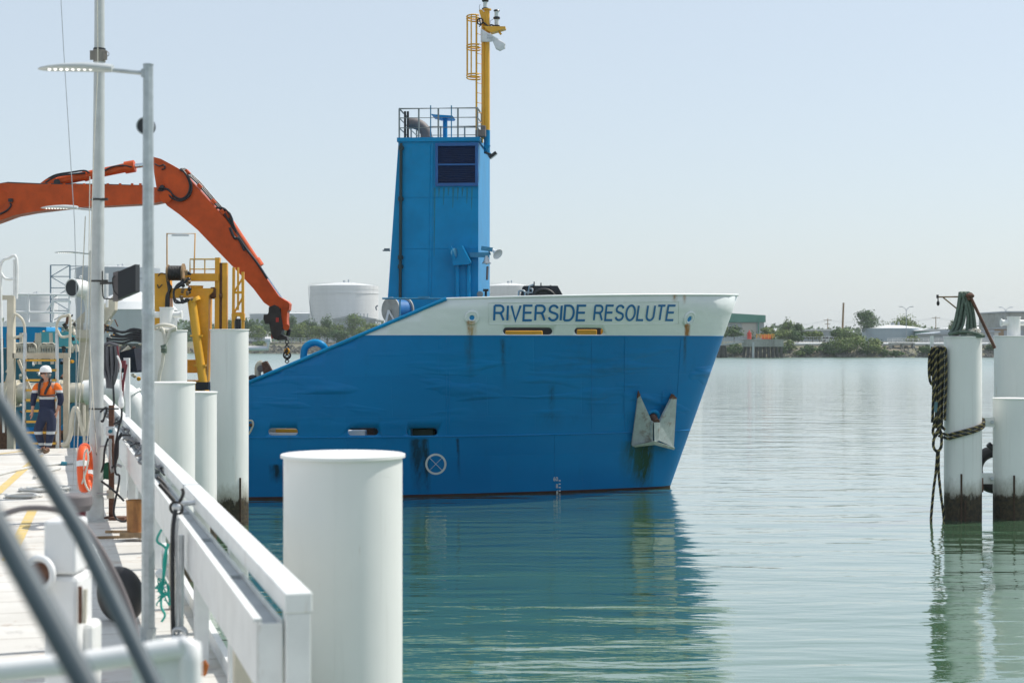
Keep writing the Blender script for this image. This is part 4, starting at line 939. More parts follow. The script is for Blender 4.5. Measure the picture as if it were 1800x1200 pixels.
# ------------------------------------------------------------------ anchor
def anchor():
    o = SM@surfpy(1149, 783, .3); an = thing('ship_anchor', o, 'weathered white twin fluke anchor hanging against the blue bow', 'anchor')
    M_anc = mat('anchor_paint', (.36, .41, .40), .6, var=.15, sc=6, dirt=(.16, .10, .06), amt=.42, dsc=3.5, streak=False, bump=.3, bsc=12)
    
    def A(x, y, off): q = SM@surfpy(x, y); return q+(V(0, 0, H)-q).normalized()*off
    for pts in ([(1122, 688, .12), (1144, 737, .45), (1145, 774, .55), (1110, 782, .16)], [(1182, 694, .14), (1188, 700, .12), (1183, 785, .16), (1156, 773, .55), (1158, 742, .45)]):
        q = [A(*p) for p in pts]; mb = MB(); n_ = (q[1]-q[0]).cross(q[2]-q[0]).normalized(); n_ = -n_ if n_.y > 0 else n_; mb.prism(q, n_*.07); mb.build('fluke', M_anc, an, bevel=.012)
        tip = MB(); e = q[0]; f = [e+(q[1]-e)*.12, e+(q[-1]-e)*.12] if len(q) == 4 else [e+(q[1]-e)*1., e+(q[-1]-e)*.14]
        tip.prism([e+V(0, 0, .03), f[0]+V(.015, 0, 0), f[1]-V(.015, 0, 0)], n_*.085); tip.build('fluke_tip', M_rust, an)
    c = MB(); c.prism([A(1143, 738, .42), A(1148, 741, .58), A(1148, 776, .62), A(1141, 772, .5)], V(.03, .12, 0)); c.prism([A(1150, 742, .6), A(1160, 742, .5), A(1159, 774, .55), A(1151, 777, .65)], V(.03, .12, 0))
    c.prism([A(1111, 783, .30), A(1147, 775, .62), A(1150, 775, .64), A(1186, 786, .34), A(1184, 790, .30), A(1150, 781, .58), A(1116, 785, .30)], V(0, .3, .0)); c.build('crown', M_anc, an, bevel=.012)
    s = MB(); s.tube([A(1147, 733, -.2), A(1148, 734, .2), A(1154, 742, .5)], [.12, .10], 12); s.build('shank', M_rust, an)
    r = MB(); r.torus(SM@surfpy(1146, 733, .05), .19, .06, axis=SM.to_3x3()@V(.35, -1, -.1)); h = r.build('hawse_pipe_ring', M_blue2, ship)
    MB().cyl(SM@surfpy(1146, 733, .02), SM@surfpy(1146, 733, .06), .15, n=20).build('hawse_hole', M_bpaint, h)
anchor()
# ------------------------------------------------------------------ things on the ship
def ontop(name, pts_world, label, cat, **k): return thing(name, pts_world, label, cat, **k)
S = lambda x, y, yl: SM@RP(x, y, yl)
# black winch on the foredeck
fw = thing('foredeck_winch', SM@V(RP(952, 560, 0).x, 0, 4.5), 'black covered winch with grey frame peeking over the white bow', 'winch')
MB().prism([S(915, 519.5, .1), S(918, 506, .1), S(921, 503.5, .1), S(979, 503.5, .1), S(988, 519.5, .1), S(988, 560, .1), S(915, 560, .1)], (0, 1.4, 0)).build('cover', M_bpaint, fw, bevel=.03)
MB().cyl(S(956, 530, -.9), S(956, 530, -.6), .37, n=28).torus(S(956, 530, -.92), .36, .05, axis=(0, 1, 0)).build('drum', M_grease, fw)
MB().tube([S(913, 545, -.9), S(912, 518, -.9), S(914, 511, -.9), S(922, 512, -.9), S(923, 520, -.9)], .03, 6, sub=3).tube([S(928, 518, -.85), S(931, 503, -.85), S(938, 500, -.85)], .03, 6).tube([S(923, 514, -.85), S(936, 515, -.85), S(936, 508, -.85), S(932, 507, -.85)], .035, 6).build('frame', M_galv, fw)
for px, y in ((939, 495), (951, 497), (968, 501)): MB().cyl(S(px, 506, -.3), S(px, y, -.3), .02, n=5).build('lever', M_bpaint, fw)
# cable reel
cr_ = thing('cable_reel', SM@V(RP(690, 560, -3.4).x, -3.4, 3.4), 'round grey flanged cable reel with a blue drum behind the sloping bulwark', 'cable reel')
yy = -3.6; c0 = S(686, 545, yy); sd_ = SM.to_3x3()@V(0, 1, 0); sx_ = SM.to_3x3()@V(1, 0, 0); R_ = 23/F*c0.y
ax = (sd_*.8+sx_*.65).normalized()
MB().cyl(c0, c0+ax*.035, R_, n=40).cyl(c0-ax*.02, c0, R_*.12, n=16).build('flange', mat('reel_flange', (.36, .36, .33), .6, var=.2), cr_)
MB().cyl(c0+ax*.035, c0+ax*.55, R_*.82, n=32).build('drum', mat('cable_blue', (.0, .13, .36), .6), cr_)
MB().cyl(c0+ax*.55, c0+ax*.585, R_, n=40).build('flange', mat('reel_flange', (.36, .36, .33), .6, var=.2), cr_)
MB().bar(c0-ax*.06, S(675, 580, yy-.1), .06, .05).bar(c0-ax*.06, S(700, 575, yy-.1), .06, .05).bar(c0+ax*.6, c0+ax*.6+V(0, 0, -.35), .07, .07).build('stand', M_silver, cr_)
MB().tube([S(662, 545, yy), S(660.5, 540, yy), S(664, 536.5, yy)], .02, 6).build('handle', M_railgrey, cr_)
rl = MB(); rl.tube([S(672, 524.5, -4.3), S(706, 524.5, -4.3), S(786, 525, -4.7)], .028, 6)
for px in (703,): rl.cyl(S(px, 524, -4.3), S(px, 560, -4.3), .025, n=6)
rl.box(S(745, 522.7, -4.5), (.32, .1, .06)); rl.build('side_rail', M_bluerail, ship)
# blue arch
ba = thing('pipe_arch', S(552, 640, -4.4), 'thick light blue pipe arch standing behind the sloping bulwark', 'pipe arch')
pts = [S(534, 645, -4.3), S(534, 621, -4.3), S(538, 609, -4.3), S(552, 602, -4.3), S(566, 606, -4.3), S(573, 618, -4.2), S(576, 640, -4.2)]
MB().tube(pts, .10, 14, sub=5).build('pipe', M_blue2, ba)
MB().cyl(pts[0]-V(0, 0, .5), pts[0], .2, n=16).build('flange', M_blue2, ba)
# small parts by the slope end
mo = thing('rusty_roller', S(462, 672, -4.5), 'rusty roller with a white guard at the low end of the sloping bulwark', 'roller')
MB().tube([S(454, 668, -4.4), S(453, 648, -4.4), S(456, 640, -4.4), S(461, 638, -4.4)], .09, 10, sub=3).build('guard', M_cream, mo)
MB().prism([S(461, 637, -4.5), S(469, 634, -4.5), S(478, 650, -4.5), S(474, 668, -4.5), S(466, 668, -4.5)], (0, .25, 0)).build('cheek', M_rust, mo, bevel=.02)
MB().cyl(S(458, 648, -4.6), S(464, 645, -4.3), .1, n=12).build('pin', M_pipegrey, mo)
bo_ = thing('black_bollard', S(443, 690, -4.6), 'small black bollard between the tallest left pile and the rusty roller', 'bollard')
MB().cyl(S(444, 690, -4.6), S(444, 668, -4.6), .09, n=14).build('post', M_bpaint, bo_); MB().ball(S(444, 664, -4.6), .13, (1, 1, .7)).build('cap', M_bpaint, bo_)
hk = thing('fender_loop', SM@surfpy(440, 750, .1), 'small pale loop fender on the blue hull beside the tallest left pile', 'fender')
MB().tube([SM@surfpy(x, y, .12) for x, y in ((437, 738), (444, 738), (446, 745), (441, 757), (437, 762))], .03, 6, sub=4).build('loop', M_cream, hk); MB().ball(SM@surfpy(442, 745, .15), .05).build('bolt', M_rust, hk)
# ------------------------------------------------------------------ excavator on the ship
def pp(pts, D): return [P(x, y, D) for x, y in pts]
DE = 49.5
exc = thing('excavator', P(-260, 600, DE)*1, 'orange long reach excavator with raised arm and black hitch over the ship', 'excavator')
exc.location.z = 1.7; WM[exc.name] = Matrix.Translation(exc.location)
MB().box(P(-270, 520, DE)-V(0, 0, 1), (4.2, 3, 2.2)).build('house', M_orange, exc, bevel=.15)
MB().box(P(-270, 600, DE)+V(0, 0, -.6), (4.6, 3.4, 2.2)).build('undercarriage', M_bpaint, exc, bevel=.2)
boom = MB().prism(pp([(-330, 520), (-250, 440), (-130, 370), (-60, 342), (0, 325.5), (14, 323.5), (72, 325.5), (180, 326.5), (250, 328), (277, 331), (299, 335), (303, 345), (297, 354), (272, 359), (200, 363), (120, 367), (62, 374), (30, 380), (0, 391), (-60, 412), (-130, 445), (-220, 510), (-260, 560)], DE), (0, .62, 0)).build('boom', M_orange, exc, bevel=.03)
MB().tube(pp([(-60, 341), (0, 324), (14, 321.5), (72, 324), (180, 325), (262, 327.5)], DE-.2), .035, 6).tube(pp([(-60, 341), (0, 324), (14, 321.5), (72, 324), (180, 325), (262, 327.5)], DE-.27), .03, 6).tube(pp([(-60, 341), (0, 324), (14, 321.5), (72, 324), (180, 325), (262, 327.5)], DE+.1), .03, 6).build('hydraulic_line', M_grease, boom)
MB().cyl(P(0, 350, DE-.36), P(0, 350, DE+.36), .28, n=20).cyl(P(0, 350, DE-.38), P(0, 350, DE-.3), .20, n=20).build('pin', M_orange, boom)
MB().tube(pp([(18, 357), (19, 362), (12, 370), (0, 376), (-20, 380)], DE-.34), .03, 6, sub=4).box(P(19, 352, DE-.35), (.13, .1, .1)).build('hose', M_bpaint, boom)
mb = MB(); rng = random.Random(1)
for k in range(9): x = 90+k*20+rng.uniform(-4, 4); mb.box(P(x, 325, DE-.3), (.07, .06, .09))
mb.build('bracket', M_orange, boom)
# arm cylinder on the boom
cy = MB(); cy.cyl(P(92, 321, DE), P(236, 292, DE), .14, n=18).cyl(P(220, 295, DE), P(237, 292, DE), .19, n=18).cyl(P(148, 310, DE), P(154, 308.5, DE), .17, n=16)
cy.prism(pp([(72, 325), (84, 316), (100, 313), (108, 325)], DE), (0, .42, 0)); ac = cy.build('arm_cylinder', M_orange, exc, bevel=.01)
MB().cyl(P(237, 292, DE), P(278, 287, DE), .075, n=14).build('cylinder_rod', M_rod, ac)
MB().tube(pp([(72, 324), (85, 314), (100, 307), (125, 303), (148, 300), (157, 304)], DE-.17), .03, 6, sub=4).tube(pp([(80, 321), (100, 310), (130, 306), (150, 304)], DE-.2), .03, 6, sub=4).tube(pp([(184, 300), (196, 294), (214, 291), (232, 294)], DE-.17), .03, 6, sub=4).tube(pp([(184, 298), (200, 293), (216, 289)], DE+.1), .03, 6, sub=4).cyl(P(100, 320, DE-.25), P(100, 320, DE+.25), .1, n=12).build('hose', M_bpaint, ac)
# stick
stick = MB().prism(pp([(271, 277), (286, 281), (301, 289), (322, 301), (345, 326), (372, 356), (400, 387), (428, 428), (450, 460), (470, 489), (492, 521), (508, 531), (505, 541), (482, 543), (466, 532), (448, 508), (425, 483), (395, 452), (350, 405), (318, 378), (297, 363), (285, 347), (278, 330), (274, 305)], DE), (0, .52, 0)).build('stick', M_orange, exc, bevel=.025)
MB().cyl(P(291, 346, DE-.40), P(291, 346, DE+.40), .19, n=20).cyl(P(284, 324, DE-.33), P(284, 324, DE+.33), .08, n=14).build('pin', M_orange, stick)
MB().tube(pp([(272, 288), (280, 292), (288, 290), (290, 296), (284, 298)], DE-.3), .022, 6, sub=4).tube(pp([(279, 331), (295, 333), (305, 344), (318, 350), (330, 342), (334, 325), (326, 305), (316, 298)], DE-.32), .035, 6, sub=4).tube(pp([(277, 334), (292, 337), (302, 348), (318, 353), (333, 344), (337, 326), (330, 308)], DE-.36), .03, 6, sub=4).ball(P(285, 330, DE-.32), .09).build('hose', M_bpaint, stick)
lines = MB()
for k, o_ in enumerate((0, 3, 6)): lines.tube(pp([(318+o_, 296), (345+o_, 320), (372+o_, 352), (396+o_, 378), (420+o_, 418), (444+o_, 455)], DE-.2+.1*k), .03, 6)
lines.tube(pp([(378, 366), (392, 366), (404, 376), (410, 394), (416, 408)], DE-.2), .035, 6, sub=5).tube(pp([(384, 372), (398, 370), (408, 384), (409, 398)], DE-.1), .03, 6, sub=5).tube(pp([(404, 400), (412, 418), (420, 420), (430, 440)], DE-.3), .045, 6, sub=4)
lines.tube(pp([(420, 418), (432, 436), (446, 454), (456, 468), (470, 490)], DE-.3), .04, 6, sub=3).build('hydraulic_line', M_bpaint, stick)
cl = MB()
for x, y in ((330, 303), (352, 328), (376, 355), (392, 373)): cl.box(P(x, y, DE-.1), (.16, .3, .1), M=Matrix.Rotation(.85, 3, 'Y'))
cl.build('pipe_clamp', M_orange, stick)
bc_ = MB(); bc_.cyl(P(398, 381, DE), P(454, 466, DE), .125, n=18).cyl(P(448, 457, DE), P(456, 469, DE), .165, n=18).ball(P(398, 381, DE), .17); bcy = bc_.build('bucket_cylinder', M_orange, exc)
MB().cyl(P(454, 467, DE), P(499, 533, DE), .065, n=14).build('cylinder_rod', M_rod, bcy)
lk = MB().prism(pp([(496, 531), (506, 529), (511, 534), (510, 545), (507, 548), (506, 562), (507, 575), (503, 580), (498, 576), (497, 560), (496, 546)], DE), (0, .5, 0)); lk.cyl(P(503, 536, DE-.33), P(503, 536, DE+.33), .1, n=14).cyl(P(503, 575, DE-.33), P(503, 575, DE+.33), .1, n=14); lk.build('link', M_orange, exc, bevel=.015)
hi = MB().prism(pp([(475, 540), (485, 536), (493, 540), (496, 552), (500, 575), (494, 592), (486, 597), (481, 592), (478, 580), (474, 560)], DE), (0, .6, 0)).prism(pp([(476, 546), (472, 553), (466, 553), (465, 560), (469, 570), (476, 568), (479, 556)], DE), (0, .5, 0)).prism(pp([(484, 594), (496, 588), (506, 592), (507, 598), (498, 597), (490, 598)], DE), (0, .5, 0)).tube(pp([(503, 574), (508, 580), (506, 590)], DE), .07, 8)
hh = hi.build('quick_hitch', M_grease, exc, bevel=.02)
MB().prism(pp([(478, 587), (481, 583), (485, 594), (478, 595)], DE), (0, .3, 0)).prism(pp([(485, 558), (490, 558), (490, 566), (485, 566)], DE-.31), (0, .02, 0)).build('red_plate', mat('red_paint', (.5, .03, .02), .5), hh)
ch = MB()
for k in range(9): c = P(504.5, 601+k*4.2, DE); ch.torus(c, .055, .016, axis=(1, 0, 0) if k % 2 else (0, 1, 0), n=12, k=6)
ch.torus(P(504.5, 624, DE), .11, .03, axis=(.2, 1, 0), n=18, k=6)
co = ch.build('lifting_chain', M_grease, label='short lifting chain with hook hanging from the black hitch', cat='chain'); MB().torus(P(504.5, 617, DE), .08, .03, axis=(.6, 1, 0), n=14, k=6).build('hook', M_yellow, co)
# ------------------------------------------------------------------ yellow deck crane
DC = 45.2
crn = thing('deck_crane', P(330, 764, DC), 'yellow deck crane with winch drum, ram and light frame between the piles', 'crane')
def pc(pts, dy=0): return [P(x, y, DC+dy) for x, y in pts]
MB().prism(pc([(275, 481), (299, 481), (302, 580), (302, 640), (275, 640)]), (0, .5, 0)).build('column', M_yellow, crn, bevel=.02)
MB().prism(pc([(347, 520), (370, 512), (369, 590), (366, 668), (360, 690), (356, 690), (350, 590)]), (0, .55, 0)).prism(pc([(322, 668), (362, 668), (362, 764), (322, 764)]), (0, 1.0, 0)).build('column', M_yellow, crn, bevel=.02)
MB().prism(pc([(299, 507), (377, 507), (377, 513), (368, 522), (299, 524)]), (0, .5, 0)).build('cross_beam', M_yellow, crn, bevel=.02)
MB().prism(pc([(322, 481), (386, 481), (386, 494), (322, 494)]), (0, .4, 0)).build('cross_beam', M_yellow, crn, bevel=.02)
MB().prism(pc([(275, 632), (352, 632), (352, 655), (275, 655)], .3), (0, .4, 0)).build('cross_beam', M_yellow, crn, bevel=.02)
MB().cyl(P(371, 515, DC), P(381, 515, DC), .17, n=18).build('pivot_pin', M_rust, crn)
MB().bar(P(383, 453, DC), P(382, 640, DC), .13, .2).bar(P(396, 462, DC), P(395, 640, DC), .13, .2).bar(P(383, 465, DC), P(396, 475, DC), .1, .1).build('guide_post', M_yellow, crn)
MB().cyl(P(389.5, 462, DC-.05), P(388, 640, DC-.05), .05, n=8).cyl(P(386, 520, DC-.1), P(391, 520, DC-.1), .07, n=8).build('guide_rod', M_rust, crn)
lp_ = MB().bar(P(411, 470, DC), P(410, 578, DC), .07, .1).bar(P(418.5, 470, DC), P(418.5, 545, DC), .05, .08).bar(P(427, 478, DC), P(427, 578, DC), .07, .1)
for y0, y1 in ((480, 514), (514, 551)): lp_.bar(P(411, y1, DC), P(427, y0+8, DC), .05, .05).bar(P(411, y1, DC), P(427, y1, DC), .07, .07)
lp_.prism(pc([(408, 551), (430, 551), (430, 563), (425, 563), (422, 556), (416, 556), (414, 563), (408, 563)]), (0, .2, 0)); lp_.build('lattice_post', M_yellow, crn)
MB().bar(P(416.5, 560, DC), P(416.5, 640, DC), .09, .1).bar(P(421.5, 560, DC), P(421.5, 640, DC), .06, .1).build('lattice_foot', M_bpaint, crn)
ly = MB().tube(pc([(293.5, 482), (293.5, 410.5), (343, 410.5), (341, 482)]), .022, 6); lf_ = ly.build('light_frame', mat('rusty_yellow', (.42, .22, .05), .6), crn)
MB().box(P(317, 413.5, DC), (.48, .08, .05)).build('strip_lamp', M_silver, lf_)
MB().tube(pc([(334, 482), (334, 455.5), (386, 455.5)]), .024, 6).tube(pc([(334, 473), (386, 473)]), .02, 6).cyl(P(341, 482, DC), P(341, 455, DC), .02, n=6).cyl(P(360, 482, DC), P(360, 455, DC), .02, n=6).build('guard_rail', mat('pale_yellow_rail', (.6, .42, .14), .5), crn)
dr = MB().cyl(P(297, 480, DC-.3), P(322, 480, DC-.3), .19, n=24).build('winch_drum', M_bpaint, crn)
MB().cyl(P(294, 480, DC-.3), P(297, 480, DC-.3), .24, n=24).build('flange', M_wood, dr)
MB().cyl(P(321, 480, DC-.3), P(324, 480, DC-.3), .27, n=24).build('flange', M_wood, dr)
rp = MB()
for k in range(9): rp.torus(P(298.5+k*2.7, 480, DC-.3), .195, .022, axis=(1, 0, 0), n=20, k=6)
rp.build('wire_rope', M_grease, dr)
ram = MB().cyl(P(337, 528, DC-.5), P(357, 672, DC-.5), .125, n=18).cyl(P(334, 526, DC-.55), P(354, 676, DC-.55), .05, n=8).cyl(P(341, 524, DC-.5), P(344, 530, DC-.5), .16, n=14)
ram.box(P(346, 590, DC-.5), (.34, .2, .05)).box(P(352, 642, DC-.5), (.34, .2, .05)); ra = ram.build('hydraulic_ram', M_mast, crn)
MB().box(P(357, 678, DC-.5), (.35, .3, .22)).build('ram_foot', M_bpaint, ra)
hs = MB()
for o_ in (0, 3, 6): hs.tube(pc([(330, 497-o_), (315, 498+o_), (306, 510), (307, 524+o_), (318, 532), (330, 529)], -.6-.05*o_), .03, 6, sub=5)
hs.tube(pc([(295, 492), (298, 510), (294, 520), (293, 540), (294, 600)], -.3), .05, 6, sub=3).tube(pc([(297, 500), (301, 505), (297, 515), (296, 560)], -.35), .035, 6, sub=3).tube(pc([(278, 485), (283, 480), (292, 482)], -.3), .015, 5, sub=4).tube(pc([(277, 500), (279, 506), (285, 500)], -.3), .015, 5, sub=4)
for k in range(14): hs.ball(P(rng.uniform(318, 336), rng.uniform(480, 530), DC-.6), rng.uniform(.04, .08), n=6)
hs.build('hose', M_bpaint, crn)
vb_ = MB()
for x, y in ((327, 475), (325, 489), (329, 497), (322, 507), (333, 493), (319, 520), (337, 523), (330, 512)): vb_.cyl(P(x, y, DC-.65), P(x+rng.uniform(-4, 4), y+rng.uniform(4, 9), DC-.6), .05, .04, n=8)
vb_.build('valve', M_wood, crn)
MB().cyl(P(344, 508, DC), P(344, 502, DC), .2, .22, n=16).build('cup', M_mast, crn)
# ------------------------------------------------------------------ piles
def pile_mat():
    m, t, b = newmat('pile_paint'); co = t.coord('World'); x, y, z = t.xyz(co)
    base = t.mix(t.ramp(t.noise(t.map(co, (1.2, 1.2, .7)), 1, 4, .6), .3, .7), (.76, .765, .74), (.83, .83, .80))
    st = t.noise(t.map(co, (9, 9, .25)), 1.2, 4, .65)
    base = t.mix(t.math('MULTIPLY', t.ramp(st, .58, .75), .22), base, (.40, .38, .33))
    nz = t.noise(t.map(co, (1, 1, .45)), 4.5, 6, .8); e = t.math('SUBTRACT', z, t.math('MULTIPLY', t.math('SUBTRACT', nz, .5), .75))
    base = t.mix(t.math('MULTIPLY', t.ramp(t.noise(t.map(co, (5, 5, .35), loc=(2, 7, 0)), 1.6, 5, .75), .66, .74), .5), base, (.42, .27, .15))
    base = t.mix(t.math('MULTIPLY', t.ramp(t.noise(t.map(co, (1.2, 1.2, 6)), 1.5, 5, .8), .68, .73), .4), base, (.45, .45, .43))
    base = t.mix(t.ramp(e, 1.05, .62), base, (.33, .31, .26))
    g = t.ramp(e, .64, .56)
    gc = t.mix(t.ramp(t.noise(co, 9, 4, .7), .35, .65), (.022, .020, .014), (.075, .055, .030))
    gc = t.mix(t.ramp(t.noise(t.map(co, (4, 4, .8)), 1.7, 4, .7), .62, .75), gc, (.13, .10, .06))
    base = t.mix(g, base, gc)
    t.l.new(base, b.inputs['Base Color']); t.put(b.inputs['Roughness'], t.math('ADD', .42, t.math('MULTIPLY', g, .4)))
    h = t.math('ADD', t.math('MULTIPLY', t.math('MULTIPLY', t.noise(co, 14, 4, .7), g), .05), t.math('MULTIPLY', t.noise(t.map(co, (1, 1, .5)), 2.2, 2), .012))
    bn = t.n.new('ShaderNodeBump'); bn.inputs['Distance'].default_value = 1; bn.inputs['Strength'].default_value = .6; t.l.new(h, bn.inputs['Height']); t.l.new(bn.outputs[0], b.inputs['Normal'])
    return m
M_pile = pile_mat()
def pile(px, D, ytop, r, label, group, lip=.018, name='steel_pile', seam=None, anodes=()):
    c = P(px, 600, D); c.z = 0; zt_ = H-(ytop-HZ)/F*D
    t = thing(name, c, label, 'pile', group)
    MB().lathe((0, 0, 0), [(r, -1.2), (r, zt_-.03)], 64).build('shaft', M_pile, t, local=True, fix=True)
    MB().lathe((0, 0, 0), [(r, zt_-.03), (r+lip, zt_-.026), (r+lip, zt_-.004), (r+lip*.6, zt_), (0, zt_+.006)], 64).build('cap_plate', M_pile, t, local=True)
    if seam is not None:
        s = MB(); a = seam; q = V(r*math.sin(a), -r*math.cos(a), 0); s.bar(q+V(0, 0, -1), q+V(0, 0, zt_-.03), .008, .004); s.build('weld_seam', M_pile, t, local=True)
    for a, z0, z1 in anodes:
        q = V((r+.01)*math.sin(a), -(r+.01)*math.cos(a), 0); MB().bar(q+V(0, 0, z0), q+V(0, 0, z1), .04, .03).build('rust_strip', M_strip, t, local=True)
    return t, c, zt_
pile(603, 12.0, 797, .446, 'nearest big white pile with a flat lipped top in front of the blue hull', 'white steel piles left of the ship', lip=.022, seam=-.02)
pile(403.5, 38.2, 578.5, .452, 'tallest white pile, right of the yellow crane and against the hull', 'white steel piles left of the ship', anodes=((.75, -.2, 1.15),))
pile(300, 29.2, 671, .44, 'shorter wide white pile right behind the grey lamp post', 'white steel piles left of the ship')
pile(345, 34.5, 688, .44, 'slimmer looking white pile half hidden between two others', 'white steel piles left of the ship')
pD, cD, zD = pile(298, 40.5, 580, .44, 'rear white pile topped with a cross shaped bollard and a pale rope', 'white steel piles left of the ship')
pile(404-29, 38.5, 840, .05, 'thin short stub beside the tallest left pile', 'white steel piles left of the ship') if False else None
def cross_bollard(px, ytop, ybase, D, r, half, parent, yc):
    a = P(px, ybase, D); b_ = P(px, ytop, D)
    cb = MB().cyl(a, b_, r, n=28).lathe(b_-V(0, 0, .02), [(r, 0), (r*1.07, 0), (r*1.07, .03), (0, .035)], 28)
    c = P(px, yc, D); rr2 = r*.45; cb.cyl(c-V(half, 0, 0), c+V(half, 0, 0), rr2, n=18).cyl(c-V(half+.03, 0, 0), c-V(half, 0, 0), rr2*1.35, n=18).cyl(c+V(half, 0, 0), c+V(half+.03, 0, 0), rr2*1.35, n=18)
    return cb.build('cross_bollard', M_pile, parent)
cross_bollard(293.5, 540.5, 582, 40.5, .18, .36, pD, 553)
rp_ = MB(); rp_.tube(pp([(283, 576), (287, 582), (291, 600), (289, 612), (287, 625), (285, 640), (281, 655), (279, 672)], 39.9), .045, 8, sub=5).tube(pp([(310, 576), (300, 580), (296, 590), (291, 602)], 39.9), .045, 8, sub=5).torus(P(291, 576, 40.3), .24, .045, axis=(0, .3, 1)).tube(pp([(281, 578), (288, 580), (298, 581), (309, 578)], 39.95), .05, 8, sub=4)
rw = rp_.build('mooring_rope', M_ropew, label='pale knotted mooring rope hanging from the cross bollard', cat='rope'); MB().tube(pp([(287, 606), (288.5, 612), (288, 620)], 39.85), .075, 10, sub=3).tube(pp([(284, 612), (292, 614)], 39.8), .05, 8).build('whipping', M_ropeg, rw)
# small bracket between left piles, pale arm behind tallest pile
br_ = MB().tube([P(425, 612, 60), P(471, 612, 60), P(471, 596, 60)], .09, 8).tube([P(466, 597, 60), P(476, 597, 60)], .1, 8); br_.build('white_pipe_arm', M_white2, label='white L shaped pipe arm reaching right from behind the tallest left pile', cat='pipe')
# right side piles
GR = 'white steel piles on the right'
pR, cR, zR = pile(1692.5, 39.4, 591, .455, 'tall white pile on the right carrying rope coils and a rope stand', GR, anodes=((-.35, -.2, 1.15), (-.15, -.1, .5)))
pF, cF, zF = pile(1779, 39.6, 699, .46, 'shorter wide white pile at the right edge, in front of the taller one', GR, anodes=((-.2, -.2, 1.1),))
pB, cB, zB = pile(1781, 43, 590, .50, 'tall rear white pile at the right edge with cross bollard on top', GR)
cross_bollard(1782, 557, 592, 43, .175, .32, pB, 567)
lk_ = thing('pile_bracing', P(1735, 850, 39.6), 'bolted grey flat braces joining the two right hand piles', 'brace')
for y0, y1 in ((733, 750), (831, 850)):
    a = P(1718, (y0+y1)/2, 39.55); b_ = P(1760, (y0+y1)/2, 39.55); MB().bar(a, b_, .05, (y1-y0)/F*39.5).build('brace_plate', M_pile, lk_)
    for x in (1724, 1744) if y0 > 800 else (1744,): MB().cyl(P(x, (y0+y1)/2, 39.5), P(x, (y0+y1)/2, 39.45), .045, n=10).build('bolt', M_galv, lk_)
MB().box(P(1724, 852, 39.4), (.1, .1, .35)).build('brace_foot', M_rust, lk_)
tw_ = MB(); tw_.torus(P(1750, 825, 40.3), .46, .15, axis=(.35, 1, 0), n=32, k=14); ty = tw_.build('tyre_fender', M_black, label='black tyre fender hanging between the two right hand piles', cat='tyre')
MB().cyl(P(1737, 780, 39.8), P(1747, 790, 39.8), .07, n=10).build('rope_lashing', M_black, ty)
MB().cyl(P(1746, 846, 40), P(1748, 900, 40), .012, n=5).build('lanyard', M_galv, ty)
# rope helpers
def rope(mb, pts, R_=.03, pitch=.19, sub=6, mi=(0, 1, 1)):
    pts = catmull([Vector(p) for p in pts], sub); L = [0]
    for a, b_ in zip(pts, pts[1:]): L.append(L[-1]+(b_-a).length)
    n = max(6, int(L[-1]/.03)); res = []; j = 0
    for i in range(n+1):
        s_ = L[-1]*i/n
        while j < len(L)-2 and L[j+1] < s_: j += 1
        f = (s_-L[j])/max(1e-9, L[j+1]-L[j]); res.append(pts[j].lerp(pts[j+1], f))
    x = (res[1]-res[0]).normalized().orthogonal().normalized(); fr_ = []
    for i, p in enumerate(res):
        tt = (res[min(i+1, n)]-res[max(i-1, 0)]).normalized(); x = (x-tt*x.dot(tt)).normalized(); fr_.append((p, x, tt.cross(x)))
    for k in range(3):
        q = []
        for i, (p, x_, y_) in enumerate(fr_):
            a = 2*PI*(L[-1]*i/n/pitch+k/3); q.append(p+(x_*math.cos(a)+y_*math.sin(a))*R_*.55)
        mb.tube(q, R_*.56, 6, mi=mi[k])
DR = 39.2
mr_ = MB(); rng = random.Random(4)
for x0, x1, yb, dd_ in ((1636, 1641, 742, .1), (1640.5, 1647, 752, .0), (1645, 1652, 744, -.08), (1650, 1657, 748, .05), (1656, 1662.5, 738, -.05)):
    rope(mr_, [P(x0, yb-70 if x0 > 1637 else 660, DR+dd_), P(x0-.5, 640, DR+dd_), P(x0+1, 618, DR+dd_), P((x0+x1)/2, 611, DR+dd_-.03), P(x1, 618, DR+dd_), P(x1+.7, 660, DR+dd_), P(x1-.5, 700, DR+dd_), P(x1-2, yb, DR+dd_)], .036)
rope(mr_, pp([(1634, 622), (1633, 650), (1635, 670), (1640, 676), (1643, 668)], DR), .034)
rope(mr_, pp([(1641, 668), (1644, 700), (1646, 725), (1642, 745), (1640, 760), (1645, 766), (1650, 752), (1648, 735)], DR-.1), .036)
rope(mr_, pp([(1654, 735), (1650, 752), (1642, 770), (1641, 785), (1647, 793), (1654, 786), (1655, 768), (1652, 752)], DR-.12), .036)
rope(mr_, pp([(1650, 720), (1653, 745), (1661, 755)], DR-.1), .036)
rope(mr_, pp([(1648, 790), (1645, 830), (1641, 860), (1637, 905), (1636, 925)], DR), .034)
rope(mr_, pp([(1650, 790), (1650, 830), (1654, 870), (1658, 900), (1660, 925)], DR-.05), .034)
cx0 = cR.x; rr3 = .455+.045
for dz, ph in ((0, 0), (-.09, .0)):
    pts = [P(1650, 760-dz*60, DR-.12)]
    for k in range(12):
        a = -1.05+k/11*2.35; pts.append(Vector((cx0+rr3*math.sin(a), cR.y-rr3*math.cos(a), H-(764-k*2.1-HZ)/F*39.2+dz)))
    rope(mr_, pts, .036, sub=2)
    rope(mr_, [pts[-1], pts[-1]+V(.03, .2, .05), pts[-1]+V(-.1, .45, .05)], .036)
mrope = mr_.build('mooring_rope', [M_ropey, M_ropek], label='thick black and yellow twisted rope coiled and wrapped round the right pile', cat='rope', fix=False)
